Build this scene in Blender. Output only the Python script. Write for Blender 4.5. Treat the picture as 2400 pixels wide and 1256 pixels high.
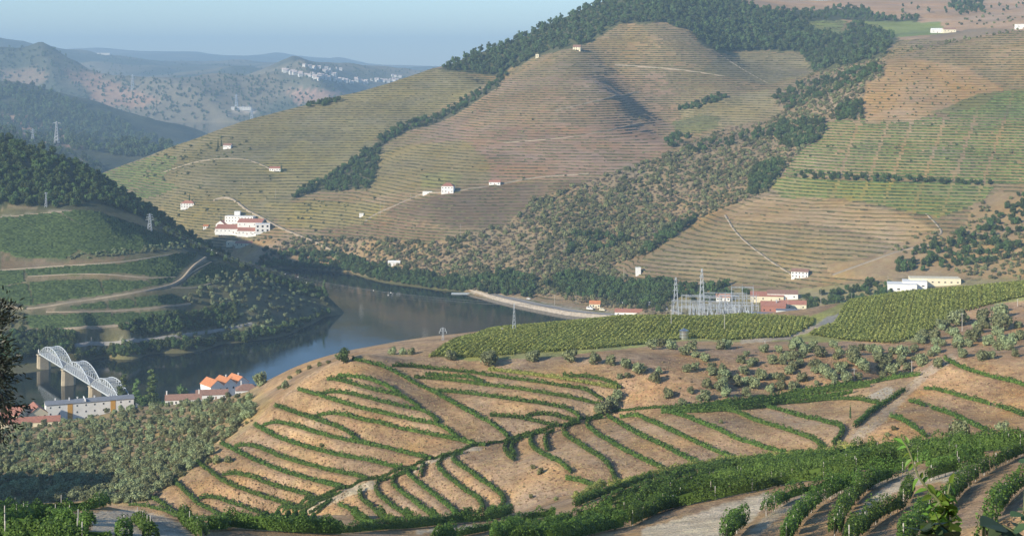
import bpy, math, random
import numpy as np
random.seed(7); np.random.seed(7)
for o in list(bpy.data.objects): bpy.data.objects.remove(o)
S = bpy.context.scene
COL = S.collection
R = math.radians

# ------------------------------------------------------------------ camera
F, CX, HZ, H = 3560.0, 1200.0, 150.0, 230.0      # focal length, image centre, eye level (photo pixels), eye height above the river
cam = bpy.data.cameras.new('camera'); camo = bpy.data.objects.new('camera', cam); COL.objects.link(camo)
cam.sensor_width = 36; cam.lens = F / 2400 * 36
cam.shift_y = -(628 - HZ) / 2400
camo.location = (0, 0, H); camo.rotation_euler = (R(90), 0, 0)
cam.clip_start = 0.5; cam.clip_end = 60000
S.camera = camo
# ------------------------------------------------------------------ sky, sun, exposure
SUN_TRAVEL = (0.76, 0.65); SUN_EL = R(23.5)
w = bpy.data.worlds.new('World'); S.world = w; w.use_nodes = True
nt = w.node_tree; nt.nodes.clear()
sky = nt.nodes.new('ShaderNodeTexSky'); sky.sky_type = 'NISHITA'; sky.sun_disc = False
sky.sun_elevation = SUN_EL
sky.sun_rotation = math.atan2(-SUN_TRAVEL[0], -SUN_TRAVEL[1])
sky.altitude = 300; sky.air_density = 1.0; sky.dust_density = 0.0; sky.ozone_density = 5.0
bg = nt.nodes.new('ShaderNodeBackground'); bg.inputs['Strength'].default_value = 0.12
wo = nt.nodes.new('ShaderNodeOutputWorld')
nt.links.new(sky.outputs[0], bg.inputs[0]); nt.links.new(bg.outputs[0], wo.inputs[0])
sl = bpy.data.lights.new('sun', 'SUN'); sl.energy = 4.6; sl.angle = R(0.53); sl.color = (1.0, 0.91, 0.75)
so = bpy.data.objects.new('sun', sl); COL.objects.link(so)
from mathutils import Vector
_n = math.hypot(*SUN_TRAVEL)
so.rotation_euler = Vector((SUN_TRAVEL[0]/_n*math.cos(SUN_EL), SUN_TRAVEL[1]/_n*math.cos(SUN_EL), -math.sin(SUN_EL))).to_track_quat('-Z', 'Y').to_euler()
so.location = (-300, -300, 900)
S.view_settings.view_transform = 'Standard'; S.view_settings.look = 'None'
S.view_settings.exposure = 0.52; S.view_settings.gamma = 1.0
HAZE = 1.05e-4
S.cycles.max_bounces = 6; S.cycles.diffuse_bounces = 2; S.cycles.glossy_bounces = 2
S.cycles.transmission_bounces = 2; S.cycles.transparent_max_bounces = 6; S.cycles.volume_bounces = 0
S.cycles.use_denoising = True

# ------------------------------------------------------------------ helpers
def unproj(px, py, Y): return ((px-CX)*Y/F, Y, H-(py-HZ)*Y/F)
def wpt(px, py): return unproj(px, py, H*F/(py-HZ))               # a pixel on the river surface
def tag(o, label=None, cat=None, group=None, kind=None):
    if label: o['label'] = label
    if cat: o['category'] = cat
    if group: o['group'] = group
    if kind: o['kind'] = kind
    return o
def empty(name, loc=(0,0,0), rz=0):
    o = bpy.data.objects.new(name, None); COL.objects.link(o); o.location = loc; o.rotation_euler[2] = rz; return o
def link(name, me, mat=None, parent=None, loc=None):
    o = bpy.data.objects.new(name, me); COL.objects.link(o)
    if mat is not None and not me.materials: me.materials.append(mat)
    if parent is not None: o.parent = parent
    if loc is not None: o.location = loc
    return o
class MB:
    def __init__(s): s.v = []; s.f = []
    def quadprism(s, p): # 8 points: bottom 4 ccw then top 4
        b = len(s.v); s.v += [tuple(q) for q in p]
        s.f += [(b+3,b+2,b+1,b),(b+4,b+5,b+6,b+7)] + [(b+i, b+(i+1)%4, b+4+(i+1)%4, b+4+i) for i in range(4)]
    def box(s, x0,y0,z0,x1,y1,z1):
        s.quadprism([(x0,y0,z0),(x1,y0,z0),(x1,y1,z0),(x0,y1,z0),(x0,y0,z1),(x1,y0,z1),(x1,y1,z1),(x0,y1,z1)])
    def bar(s, a, b, r, n=4, r2=None):
        a = Vector(a); b = Vector(b); d = b-a
        if d.length < 1e-6: return
        u = d.orthogonal().normalized(); v = d.normalized().cross(u); k = len(s.v); r2 = r if r2 is None else r2
        for p, rr in ((a, r), (b, r2)):
            for i in range(n):
                t = 2*math.pi*(i+.5)/n; s.v.append(tuple(p+u*math.cos(t)*rr+v*math.sin(t)*rr))
        for i in range(n): s.f.append((k+i, k+(i+1)%n, k+n+(i+1)%n, k+n+i))
        s.f.append(tuple(k+n-1-i for i in range(n))); s.f.append(tuple(k+n+i for i in range(n)))
    def poly(s, pts):
        b = len(s.v); s.v += [tuple(p) for p in pts]; s.f.append(tuple(range(b, b+len(pts))))
    def lathe(s, c, prof, n=16):
        k = len(s.v)
        for (r, z) in prof:
            for i in range(n):
                t = 2*math.pi*i/n; s.v.append((c[0]+r*math.cos(t), c[1]+r*math.sin(t), c[2]+z))
        for j in range(len(prof)-1):
            for i in range(n): s.f.append((k+j*n+i, k+j*n+(i+1)%n, k+(j+1)*n+(i+1)%n, k+(j+1)*n+i))
        s.f.append(tuple(k+n-1-i for i in range(n))); s.f.append(tuple(k+(len(prof)-1)*n+i for i in range(n)))
    def mesh(s, name):
        me = bpy.data.meshes.new(name); me.from_pydata(s.v, [], s.f); me.update(); return me
    def build(s, name, mat, parent=None, smooth=False):
        me = s.mesh(name)
        if smooth: me.polygons.foreach_set('use_smooth', [True]*len(me.polygons))
        return link(name, me, mat, parent)
def np_mesh(name, V, Q, smooth=False):
    """fast mesh from numpy: V (n,3), Q (m,k) polygons"""
    me = bpy.data.meshes.new(name); V = np.ascontiguousarray(V, np.float32); Q = np.ascontiguousarray(Q, np.int32)
    k = Q.shape[1]
    me.vertices.add(len(V)); me.vertices.foreach_set('co', V.ravel())
    me.loops.add(Q.size); me.loops.foreach_set('vertex_index', Q.ravel())
    me.polygons.add(len(Q)); me.polygons.foreach_set('loop_start', np.arange(0, Q.size, k, dtype=np.int32))
    me.polygons.foreach_set('loop_total', np.full(len(Q), k, np.int32))
    if smooth: me.polygons.foreach_set('use_smooth', np.ones(len(Q), bool))
    me.update(calc_edges=True); return me
_perm = np.random.RandomState(3).rand(256, 256)
def vnoise(x, y):
    x = np.asarray(x, float); y = np.asarray(y, float)
    xi = np.floor(x).astype(int); yi = np.floor(y).astype(int); fx = x-xi; fy = y-yi
    fx = fx*fx*(3-2*fx); fy = fy*fy*(3-2*fy)
    g = lambda a, b: _perm[a & 255, b & 255]
    return ((g(xi,yi)*(1-fx)+g(xi+1,yi)*fx)*(1-fy)+(g(xi,yi+1)*(1-fx)+g(xi+1,yi+1)*fx)*fy)*2-1
def fbm(x, y, o=3):
    return sum(vnoise(x*2**i+i*17.3, y*2**i-i*9.1)/2**i for i in range(o))
def inpoly(poly, px, py):
    px = np.asarray(px, float); py = np.asarray(py, float); r = np.zeros(px.shape, bool); n = len(poly)
    for i in range(n):
        x1, y1 = poly[i]; x2, y2 = poly[(i+1) % n]
        if y1 == y2: continue
        c = ((y1 > py) != (y2 > py)) & (px < (x2-x1)*(py-y1)/(y2-y1)+x1)
        r ^= c
    return r
def band(pts, wd):
    """polygon of a strip of width wd (pixels) about a polyline"""
    a = []; b = []
    for i, (x, y) in enumerate(pts):
        x0, y0 = pts[max(i-1,0)]; x1, y1 = pts[min(i+1,len(pts)-1)]
        l = math.hypot(x1-x0, y1-y0) or 1; nx, ny = -(y1-y0)/l*wd/2, (x1-x0)/l*wd/2
        a.append((x+nx, y+ny)); b.append((x-nx, y-ny))
    return a + b[::-1]
def densify(pts, step):
    out = [pts[0]]
    for a, b in zip(pts[:-1], pts[1:]):
        n = max(1, int(math.hypot(b[0]-a[0], b[1]-a[1])/step))
        out += [(a[0]+(b[0]-a[0])*t/n, a[1]+(b[1]-a[1])*t/n) for t in range(1, n+1)]
    return out
def catmull(pts, k=5):
    if len(pts) < 3: return pts
    P = [pts[0]] + list(pts) + [pts[-1]]; out = []
    for i in range(1, len(P)-2):
        p0, p1, p2, p3 = [np.array(P[j], float) for j in (i-1, i, i+1, i+2)]
        for t in np.linspace(0, 1, k, endpoint=False):
            out.append(tuple(.5*(2*p1+(p2-p0)*t+(2*p0-5*p1+4*p2-p3)*t*t+(3*p1-p0-3*p2+p3)*t**3)))
    return out + [pts[-1]]

# ------------------------------------------------------------------ materials
MATS = {}
def nodes(name):
    m = bpy.data.materials.new(name); m.use_nodes = True; t = m.node_tree; t.nodes.clear()
    o = t.nodes.new('ShaderNodeOutputMaterial'); b = t.nodes.new('ShaderNodeBsdfPrincipled'); t.links.new(b.outputs[0], o.inputs[0])
    MATS[name] = m; return m, t, b, o
def mth(t, op, a, b=None, c=None):
    n = t.nodes.new('ShaderNodeMath'); n.operation = op
    for i, v in enumerate((a, b, c)):
        if v is None: continue
        if isinstance(v, (int, float)): n.inputs[i].default_value = v
        else: t.links.new(v, n.inputs[i])
    return n.outputs[0]
def noise(t, vec, scale, detail=3, rough=.55):
    n = t.nodes.new('ShaderNodeTexNoise'); n.inputs['Scale'].default_value = scale
    n.inputs['Detail'].default_value = detail; n.inputs['Roughness'].default_value = rough
    if vec is not None: t.links.new(vec, n.inputs['Vector'])
    return n
def mixc(t, a, b, f, mode='MIX'):
    n = t.nodes.new('ShaderNodeMix'); n.data_type = 'RGBA'; n.blend_type = mode
    for s, v in ((n.inputs[6], a), (n.inputs[7], b), (n.inputs[0], f)):
        if isinstance(v, (int, float)): s.default_value = v
        elif isinstance(v, tuple): s.default_value = v if len(v) == 4 else v+(1,)
        else: t.links.new(v, s)
    return n.outputs[2]
def mapr(t, v, a, b, c, d):
    n = t.nodes.new('ShaderNodeMapRange'); t.links.new(v, n.inputs[0])
    for i, x in enumerate((a, b, c, d)): n.inputs[i+1].default_value = x
    return n.outputs[0]
def mat_ground(name, s, contrast=.35, bump=.6, bumpd=.3, step=None):
    """ground: land-use colour held by the mesh, broken up by noise at several scales"""
    m, t, b, o = nodes(name)
    at = t.nodes.new('ShaderNodeAttribute'); at.attribute_name = 'Col'
    tc = t.nodes.new('ShaderNodeTexCoord').outputs['Object']
    n1 = noise(t, tc, s*0.05, 4); n2 = noise(t, tc, s*0.45, 4, .65); n3 = noise(t, tc, s*2.2, 3, .7)
    v = mth(t, 'ADD', mth(t, 'ADD', mapr(t, n1.outputs[0], .3, .7, -.5, .5), mapr(t, n2.outputs[0], .3, .7, -.5, .5)), mapr(t, n3.outputs[0], .3, .7, -.5, .5))
    v = mth(t, 'MULTIPLY_ADD', v, contrast, 1.0)
    cc = t.nodes.new('ShaderNodeCombineColor')
    for i in range(3): t.links.new(v, cc.inputs[i])
    c = mixc(t, at.outputs[0], cc.outputs[0], 1.0, 'MULTIPLY')
    hs = t.nodes.new('ShaderNodeHueSaturation'); t.links.new(c, hs.inputs['Color'])
    t.links.new(mapr(t, n2.outputs[1], .3, .7, .485, .515), hs.inputs['Hue'])
    t.links.new(mapr(t, n1.outputs[1], .3, .7, .8, 1.2), hs.inputs['Saturation'])
    hgt = mth(t, 'ADD', n2.outputs[0], n3.outputs[0])
    if step:                                # contour terraces too fine to model: earth step and vine line at every level
        z0, dz = step; ta = t.nodes.new('ShaderNodeAttribute'); ta.attribute_name = 'Ter'
        sx = t.nodes.new('ShaderNodeSeparateXYZ'); t.links.new(tc, sx.inputs[0])
        zz = mth(t, 'ADD', sx.outputs[2], mapr(t, noise(t, tc, .02, 3).outputs[0], .3, .7, -.9, .9))
        fr = mth(t, 'FRACT', mth(t, 'DIVIDE', mth(t, 'SUBTRACT', zz, z0), dz))
        ln = mth(t, 'MULTIPLY', mth(t, 'LESS_THAN', fr, .3), ta.outputs['Fac'])
        ln = mth(t, 'MULTIPLY', ln, mapr(t, noise(t, tc, .03, 3).outputs[0], .35, .6, .25, 1.0))
        t.links.new(mixc(t, hs.outputs[0], mixc(t, hs.outputs[0], (.42,.5,.34,1), 1.0, 'MULTIPLY'), ln), b.inputs['Base Color'])
        hgt = mth(t, 'ADD', mth(t, 'MULTIPLY', hgt, .6), mth(t, 'MULTIPLY', mth(t, 'MULTIPLY', fr, -3.0), ta.outputs['Fac']))
    else: t.links.new(hs.outputs[0], b.inputs['Base Color'])
    b.inputs['Roughness'].default_value = .95; b.inputs['Specular IOR Level'].default_value = .15
    bp = t.nodes.new('ShaderNodeBump'); bp.inputs['Strength'].default_value = bump; bp.inputs['Distance'].default_value = bumpd
    t.links.new(hgt, bp.inputs['Height']); t.links.new(bp.outputs[0], b.inputs['Normal'])
    return m
def mat_leaf(name, c1, c2, trans=.35, rough=.6, hue=.03, ov=.28):
    """foliage: two tones mixed by noise and per instance, a little light through the leaf"""
    m, t, b, o = nodes(name)
    oi = t.nodes.new('ShaderNodeObjectInfo'); ge = t.nodes.new('ShaderNodeNewGeometry')
    f = mth(t, 'ADD', mth(t, 'MULTIPLY', oi.outputs['Random'], min(.5, ov*1.8)), mth(t, 'MULTIPLY', ge.outputs['Random Per Island'], 1-min(.5, ov*1.8)))
    c = mixc(t, c1, c2, f)
    hs = t.nodes.new('ShaderNodeHueSaturation'); t.links.new(c, hs.inputs['Color'])
    t.links.new(mapr(t, oi.outputs['Random'], 0, 1, .5-hue, .5+hue), hs.inputs['Hue'])
    t.links.new(mth(t, 'MULTIPLY', mapr(t, ge.outputs['Random Per Island'], 0, 1, .7, 1.3), mapr(t, oi.outputs['Random'], 0, 1, 1-ov, 1+ov)), hs.inputs['Value'])
    t.links.new(hs.outputs[0], b.inputs['Base Color'])
    b.inputs['Roughness'].default_value = rough; b.inputs['Specular IOR Level'].default_value = .25
    tr = t.nodes.new('ShaderNodeBsdfTranslucent'); t.links.new(hs.outputs[0], tr.inputs[0])
    mx = t.nodes.new('ShaderNodeMixShader'); mx.inputs[0].default_value = trans
    t.links.new(b.outputs[0], mx.inputs[1]); t.links.new(tr.outputs[0], mx.inputs[2]); t.links.new(mx.outputs[0], o.inputs[0])
    return m
def mat_plain(name, c, rough=.7, metal=0, var=.15, scale=.6, bump=0):
    m, t, b, o = nodes(name)
    tc = t.nodes.new('ShaderNodeTexCoord').outputs['Object']
    n = noise(t, tc, scale, 4, .65)
    oi = t.nodes.new('ShaderNodeObjectInfo')
    v = mth(t, 'ADD', mapr(t, n.outputs[0], .3, .7, 1-var, 1+var), mapr(t, oi.outputs['Random'], 0, 1, -var*.4, var*.4))
    cc = t.nodes.new('ShaderNodeCombineColor')
    for i in range(3): t.links.new(v, cc.inputs[i])
    t.links.new(mixc(t, c, cc.outputs[0], 1.0, 'MULTIPLY'), b.inputs['Base Color'])
    b.inputs['Roughness'].default_value = rough; b.inputs['Metallic'].default_value = metal
    if bump:
        bp = t.nodes.new('ShaderNodeBump'); bp.inputs['Strength'].default_value = bump; bp.inputs['Distance'].default_value = .05
        t.links.new(n.outputs[0], bp.inputs['Height']); t.links.new(bp.outputs[0], b.inputs['Normal'])
    return m

# ------------------------------------------------------------------ terrain
def rbf(P):
    P = np.array(P, float); n = len(P); s = 100.0
    XY = P[:, :2]/s
    k = lambda d: d**1.5
    D = np.sqrt(((XY[:, None]-XY[None])**2).sum(-1))
    A = np.zeros((n+3, n+3)); A[:n, :n] = k(D) + np.eye(n)*.01; A[:n, n] = 1; A[:n, n+1:] = XY; A[n, :n] = 1; A[n+1:, :n] = XY.T
    c = np.linalg.solve(A, np.r_[P[:, 2], 0, 0, 0])
    def f(X, Y):
        X = np.asarray(X, float)/s; Y = np.asarray(Y, float)/s; out = c[n]+c[n+1]*X+c[n+2]*Y
        for i in range(n): out = out + c[i]*((X-XY[i,0])**2+(Y-XY[i,1])**2)**.75
        return out
    return f
class Terrain:
    def __init__(s, pxs, Ys, ctrl, rough=()):
        s.pxs = np.array(pxs, float); s.Ys = np.array(Ys, float)
        PX, YY = np.meshgrid(s.pxs, s.Ys); s.X = (PX-CX)*YY/F; s.Y = YY; s.PX = PX
        s.Z = rbf(ctrl)(s.X, s.Y)
        for amp, wl in rough: s.Z = s.Z + amp*fbm(s.X/wl+31.7, s.Y/wl+11.3, 3)
    def py(s): return HZ+F*(H-s.Z)/s.Y
    def idx(s, px, Y):
        i = np.clip(np.searchsorted(s.pxs, px)-1, 0, len(s.pxs)-2); j = np.clip(np.searchsorted(s.Ys, Y)-1, 0, len(s.Ys)-2)
        return i, j, np.clip((px-s.pxs[i])/(s.pxs[i+1]-s.pxs[i]),0,1), np.clip((Y-s.Ys[j])/(s.Ys[j+1]-s.Ys[j]),0,1)
    def z(s, X, Y):
        X = np.asarray(X, float); Y = np.asarray(Y, float); px = X*F/Y+CX
        i, j, a, b = s.idx(px, Y)
        return (s.Z[j,i]*(1-a)+s.Z[j,i+1]*a)*(1-b)+(s.Z[j+1,i]*(1-a)+s.Z[j+1,i+1]*a)*b
    def hit(s, px, py, ymin=0):
        """where the sight line through a photo pixel first meets this ground"""
        i = int(np.clip(np.searchsorted(s.pxs, px)-1, 0, len(s.pxs)-2)); a = (px-s.pxs[i])/(s.pxs[i+1]-s.pxs[i])
        col = s.Z[:, i]*(1-a)+s.Z[:, i+1]*a
        d = (H-(py-HZ)*s.Ys/F)-col
        d = np.where(s.Ys < ymin, 1, d)
        k = np.where((d[1:] <= 0) & (d[:-1] > 0))[0]
        if not len(k): return None
        k = k[0]; t = d[k]/(d[k]-d[k+1]); Y = s.Ys[k]+t*(s.Ys[k+1]-s.Ys[k])
        return unproj(px, py, Y)
    def build(s, name, color, mat, ter=None):
        ny, nx = s.Z.shape; V = np.stack([s.X, s.Y, s.Z], -1).reshape(-1, 3)
        g = np.arange(ny*nx).reshape(ny, nx)
        Q = np.stack([g[:-1,:-1], g[:-1,1:], g[1:,1:], g[1:,:-1]], -1).reshape(-1, 4)
        me = np_mesh(name, V, Q, True)
        at = me.color_attributes.new('Col', 'FLOAT_COLOR', 'POINT')
        C = np.ones((ny*nx, 4), np.float32); C[:, :3] = color.reshape(-1, 3); at.data.foreach_set('color', C.ravel())
        if ter is not None:
            a2 = me.attributes.new('Ter', 'FLOAT', 'POINT'); a2.data.foreach_set('value', np.ascontiguousarray(ter, np.float32).ravel())
        o = link(name, me, mat); tag(o, kind='structure'); return o
def U(l): return [unproj(*p) for p in l]
def paint(T, base, regions, jit=4.0, nscale=.02):
    py = T.py(); jx = T.PX + jit*vnoise(T.X*nscale*3, T.Y*nscale*3); jy = py + jit*.6*vnoise(T.X*nscale*3+50, T.Y*nscale*3+50)
    C = np.zeros(T.Z.shape+(3,)); C[:] = base
    for poly, c in regions:
        C[inpoly(poly, jx, jy)] = c
    return C
def ar(a, b, st): return list(np.arange(a, b, st))

# ---- near slope: from the viewpoint down over the terraces to the village and the plateau vineyard
near_ctrl = U([
 (2390,1250,95),(2200,1250,110),(1900,1250,135),(1550,1240,165),(1800,1170,180),(2200,1120,165),(2390,1130,140),(2390,1050,215),
 (2000,1090,215),(1800,1130,205),(1500,1200,200),(1200,1256,240),(1300,1256,205),
 (1300,1170,330),(1600,1110,330),(2000,1060,330),(2390,1020,320),(1000,1235,305),(1250,1190,310),(700,1240,300),(560,1225,260),
 (450,1240,190),(300,1212,168),(100,1202,165),(200,1192,180),(0,1256,115),(300,1256,135),(-200,1200,150),(-500,1190,150),
 (880,1231,431),(1025,1215,421),(1178,1165,424),(1440,1125,425),(1558,1098,432),(1840,1057,440),(1968,995,459),(2100,1000,440),
 (2150,900,500),(2350,950,470),(2300,1000,440),(2200,1040,420),(2390,900,490),(1300,1090,440),(1650,1010,462),
 (620,1215,455),(687,1183,458),(900,1120,462),(1075,1068,468),(1192,1035,478),(1320,1000,488),(1450,965,500),(1800,920,515),(2130,887,530),
 (850,838,540),(950,832,560),(1050,818,570),(1250,845,545),(1100,800,590),(1450,747,680),(1300,770,640),(1650,745,690),(1500,800,600),
 (1650,800,600),(1900,750,680),(1900,790,610),(2000,725,700),(2100,692,760),(2250,680,760),(2400,668,760),(2100,800,590),(2300,740,640),
 (2400,800,560),(1700,870,530),(2000,850,540),(2200,850,520),(2390,860,490),(1600,900,512),(1450,880,520),
 (1000,900,525),(1250,930,505),(850,950,500),(700,1050,487),(600,1130,470),(500,1150,470),(458,1081,500),(600,1000,516),(360,1165,472),
 (698,911,530),(760,856,565),(700,873,590),(640,890,615),(600,907,640),
 (300,960,840),(120,1000,800),(0,1030,760),(300,1050,640),(100,1100,600),(450,1000,640),(560,960,600),(200,1160,500),(60,1150,520),(330,1130,520),
 (450,945,780),(560,925,700),(-300,1100,600),(-300,1020,760)])
near_ctrl += [(-80,280,128),(-101,300,118),(-65,330,113),(-160,330,118),(-30,350,112),
 (0,2,227.9),(-4,2,227.9),(4,2,227.9),(0,15,223),(-10,40,212.5),(10,40,212.5),(-25,65,204.5),(0,65,204.5),(22,65,205),(-35,90,197),(0,90,197.5),(20,90,198),
 (60,55,212),(110,150,200),(150,220,190),(240,330,165),(280,480,145),(320,600,140),
 (-276,880,20),(-220,900,18),(-280,930,13),(-230,950,13),(-180,980,12),(-140,960,20),(-80,900,32),(-60,1000,8),(-230,1010,4),(-300,990,6),(-330,1060,-8),(-200,1060,-8),
 (-100,1040,-4),(-60,1130,-12),(-400,900,12),(-400,1000,2),(-400,1120,-10),
 (40,900,45),(40,1000,18),(60,1130,2),(150,900,55),(150,1000,30),(140,1130,18),(260,900,60),(260,1010,36),(240,1130,26),(400,900,75),(400,1130,40),(560,1130,60)]
near_ctrl += [(-80,125,187),(-130,110,185),(-60,100,193),(-160,160,172),(-290,420,166),(-330,480,140),(-250,375,157),(-360,330,190),(-420,420,185),(-420,560,120)]  # unseen ground left of view: spur raised to cast shade, shoulder lowered for sun
near = Terrain(np.r_[np.arange(-2600,-700,60), np.arange(-700, 3101, 8)], ar(2,90,6)+ar(90,330,2.4)+ar(330,560,1.05)+ar(560,900,4)+ar(900,1141,10), near_ctrl, [(.5,30)])
near.Z[near.Ys < 89] -= .4

# ---- the hills across the river (main hill, right hill, the valley floor with the substation)
def Wl(l): return [wpt(*p) for p in l]
main_ctrl = Wl([(600,632),(700,630),(810,640),(900,660),(1000,675),(1090,688),(1170,708),(1300,735),(1440,748)])
main_ctrl += U([
 (230,412,2150),(350,362,2180),(500,310,2220),(650,262,2260),(800,222,2300),(950,183,2330),(1030,162,2350),
 (300,470,1990),(565,545,1800),(440,480,1900),(535,345,2080),(645,400,1980),(700,300,2140),(900,240,2220),(1100,188,2290),(330,420,2060),(480,400,2000),
 (1165,200,2310),(1020,270,2180),(900,330,2085),(860,390,1985),(750,440,1910),(680,465,1870),
 (1200,180,2265),(1060,290,2080),(930,370,1960),(880,440,1860),
 (1050,450,1740),(1160,430,1760),(1300,300,1920),(1400,200,2050),(1350,115,2200),(1450,60,2300),(1600,65,2310),(1200,350,1870),(1000,500,1690),
 (1200,560,1620),(1100,620,1585),(850,505,1760),(950,600,1650),(700,560,1760),(620,590,1735),(1300,640,1510),(1450,640,1490),(1250,500,1680),
 (1450,170,2200),(1530,230,2150),(1570,290,2090),(1575,340,1990),(1660,230,2110),(1480,330,1880),(1560,100,2250),
 (1100,130,2450),(1250,70,2500),(1380,20,2560),(1500,-22,2600),(1700,-12,2640),(1800,8,2760),
 (1720,130,2330),(1880,170,2270),(1800,200,2200),(1640,290,2020),(1600,330,1970),(1750,300,1970),
 (1850,300,1850),(1700,350,1800),(1560,400,1745),(1400,450,1710),(1300,520,1630),(1900,290,1830),(1620,520,1590),
 (1500,610,1480),(1650,560,1500),(1700,500,1560),(1800,440,1610),(1950,290,1770),(2060,160,1900),(2200,115,1960),(2400,75,2010),
 (2000,400,1590),(2200,300,1680),(2400,200,1800),(2100,550,1430),(2300,450,1510),(2400,560,1370),(1900,640,1370),(1650,660,1410),(2250,620,1340),(2400,640,1300),
 (1950,200,2080),(2000,120,2220),(1870,255,1960),
 (1900,30,2720),(2100,14,2900),(2300,18,2900),(2200,80,2400),(2000,72,2500),(2400,45,2500),(2350,66,2250)])
main_ctrl += [(-330,1760,0),(-440,1880,2),(-600,2020,4),(-720,2150,0),(-650,2400,0),(-480,2500,40),(-300,2560,80),(-120,2600,130),(-50,2620,170),
 (120,1330,14),(140,1270,16),(100,1240,8),(200,1290,22),(200,1220,19),(250,1340,30),(300,1300,33),(370,1290,38),(120,1130,4),(220,1130,18),(330,1130,28),(450,1130,40),
 (500,1300,75),(620,1500,140),(700,1800,250),(900,2200,300),(-180,1560,-12),(-60,1400,-12),(40,1290,-10),(-300,1600,-12),(60,1200,-6),(-450,1700,-12),(-700,1900,-12),
 (-100,2900,150),(200,2950,330),(500,3200,360),(900,3200,360),(300,3400,330),(1100,2700,330),(0,3300,200)]
main = Terrain(np.arange(-300, 2801, 6), ar(1122,1500,4)+ar(1500,2420,5)+ar(2420,3420,14), main_ctrl, [(2.2,140),(1.0,45)])

# ---- wooded hill on the left bank
left_ctrl = Wl([(772,742),(700,775),(600,798),(500,815),(350,832),(240,840),(90,866),(-60,880)])
left_ctrl += U([(-200,250,1560),(0,322,1500),(80,345,1490),(140,362,1490),(200,395,1480),(260,430,1470),(340,480,1455),(400,522,1440),(440,555,1425),(490,590,1410),(560,618,1400),(620,640,1395),
 (700,668,1395),(765,700,1398),
 (0,500,1330),(200,490,1345),(340,540,1360),(0,610,1270),(200,600,1280),(400,580,1335),(480,600,1360),(0,700,1225),(200,700,1230),(400,670,1275),(550,680,1310),
 (0,790,1180),(200,780,1190),(400,750,1230),(600,740,1290),(100,840,1165),(300,800,1195),(500,790,1250)])
left_ctrl += [(-165,1440,-6),(-200,1500,-8),(-260,1560,-12),(-330,1620,-12),(-400,1660,-12),(-520,1720,-10),(-650,1780,0),(-150,1380,-10),(-420,1100,-10),(-330,1130,-8),(-240,1195,-8),(-175,1290,-8),(-600,1100,-6),(-600,1300,120),(-700,1560,190)]
left = Terrain(np.arange(-500, 841, 5), ar(1120,1800,4.5), left_ctrl, [(1.2,70),(.5,25)])

# ---- farther hills
def UK(l, k): return [unproj(p[0], p[1], p[2]*k) for p in l]
def WK(l, k): return [(x*k, y*k, z) for x, y, z in l]
def gk(l, k): return [v*k for v in l]
KA, KB, KC, KD = 1.25, 1.5, 1.55, 1.5
fara_ctrl = UK([(-200,250,2600),(0,300,2580),(80,325,2560),(150,345,2540),(235,388,2500),(300,420,2450),(0,420,2380),(150,430,2400),(-200,430,2380)], KA)+WK([(-700,2900,-12),(-500,2900,-12),(-1000,2900,40),(-1150,2900,110),(-600,2300,-10),(-1000,2300,-10),(-500,2600,20),(-380,2400,-18),(-330,2650,-18),(-400,2950,-14),(-480,2950,5),(-250,2800,-18),(-520,2450,0)], KA)
fara_ctrl += [((px-CX)*Y*KA/F, Y*KA, -16) for px in (275,310,350,400,450) for Y in (2300,2450,2600,2780,2950)]
fara = Terrain(np.arange(-300, 420, 10), gk(ar(2300,2950,12), KA), fara_ctrl, [(7,180),(3,60)])
farb_ctrl = UK([(-250,160,3400),(0,197,3300),(100,210,3250),(200,252,3150),(300,297,3050),(400,340,2950),(470,375,2900),(0,300,3000),(150,330,2950),(250,370,2850),(-200,330,2950)], KB)+WK([(-1000,3700,25),(-700,3700,-15),(-1400,3700,170),(-500,3400,20),(-600,2700,0),(-1100,2700,20),(-350,3100,-15),(-300,2750,-18),(-150,3200,-18),(-50,3700,-18),(-300,3700,-15),(-450,3700,10),(-430,3400,0)], KB)
farb_ctrl += [((px-CX)*Y*KB/F, Y*KB, -18) for px in (490,530,580,640) for Y in (2700,2900,3100,3400,3750)]
farb_ctrl += U([(-150,350,3500),(0,345,3550),(100,348,3500),(180,372,3300),(250,390,3220),(330,392,3200),(400,372,3350),(450,352,3500),(300,345,3800),(200,320,4000),(380,350,3650)])+[(-1300,3000,-5),(-900,3000,-5),(-500,3000,-5)]
farb = Terrain(np.arange(-350, 620, 10), ar(2950,4050,20)+gk(ar(2700,3750,16), KB), farb_ctrl, [(12,250),(5,90)])
farc_ctrl = UK([(-250,80,6600),(0,93,6500),(60,104,6500),(150,121,6600),(250,129,6700),(350,135,6800),(450,141,6900),(600,145,7000),(700,150,7100),(850,156,7200),(1000,166,7200),(1200,170,7200),
 (20,150,5700),(110,150,5900),(130,190,5100),(190,245,4450),(240,300,3950),(170,165,5800),(230,200,5300),(300,260,4600),
 (210,150,5900),(330,190,5000),(385,235,4500),(400,270,4200),(400,180,5700),(450,230,5000),(480,280,4400),
 (540,170,5700),(600,230,4700),(560,290,4100),(680,180,5700),(720,230,4700),(850,195,5500),(900,190,5600),(780,260,4300),(0,220,4700),(60,280,4000),(350,320,3850),(500,330,3800)], KC)
farc_ctrl += WK([(-1400,3600,0),(-1000,3600,0),(-500,3600,0),(0,3700,20),(-2000,7800,240),(0,7900,240),(400,7000,220),(600,5000,150)], KC)
farc = Terrain(np.arange(-350, 1300, 9), gk(ar(3600,5000,22)+ar(5000,7900,40), KC), farc_ctrl, [(40,1200),(22,450),(8,160)])
_X, _Y = farc.X/KC, farc.Y/KC; _n1 = vnoise((_X*.85+_Y*.45)/620, (_Y-_X*.35)/1900); _n2 = vnoise((_X*.9+_Y*.3)/300+9, _Y/900)
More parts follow.
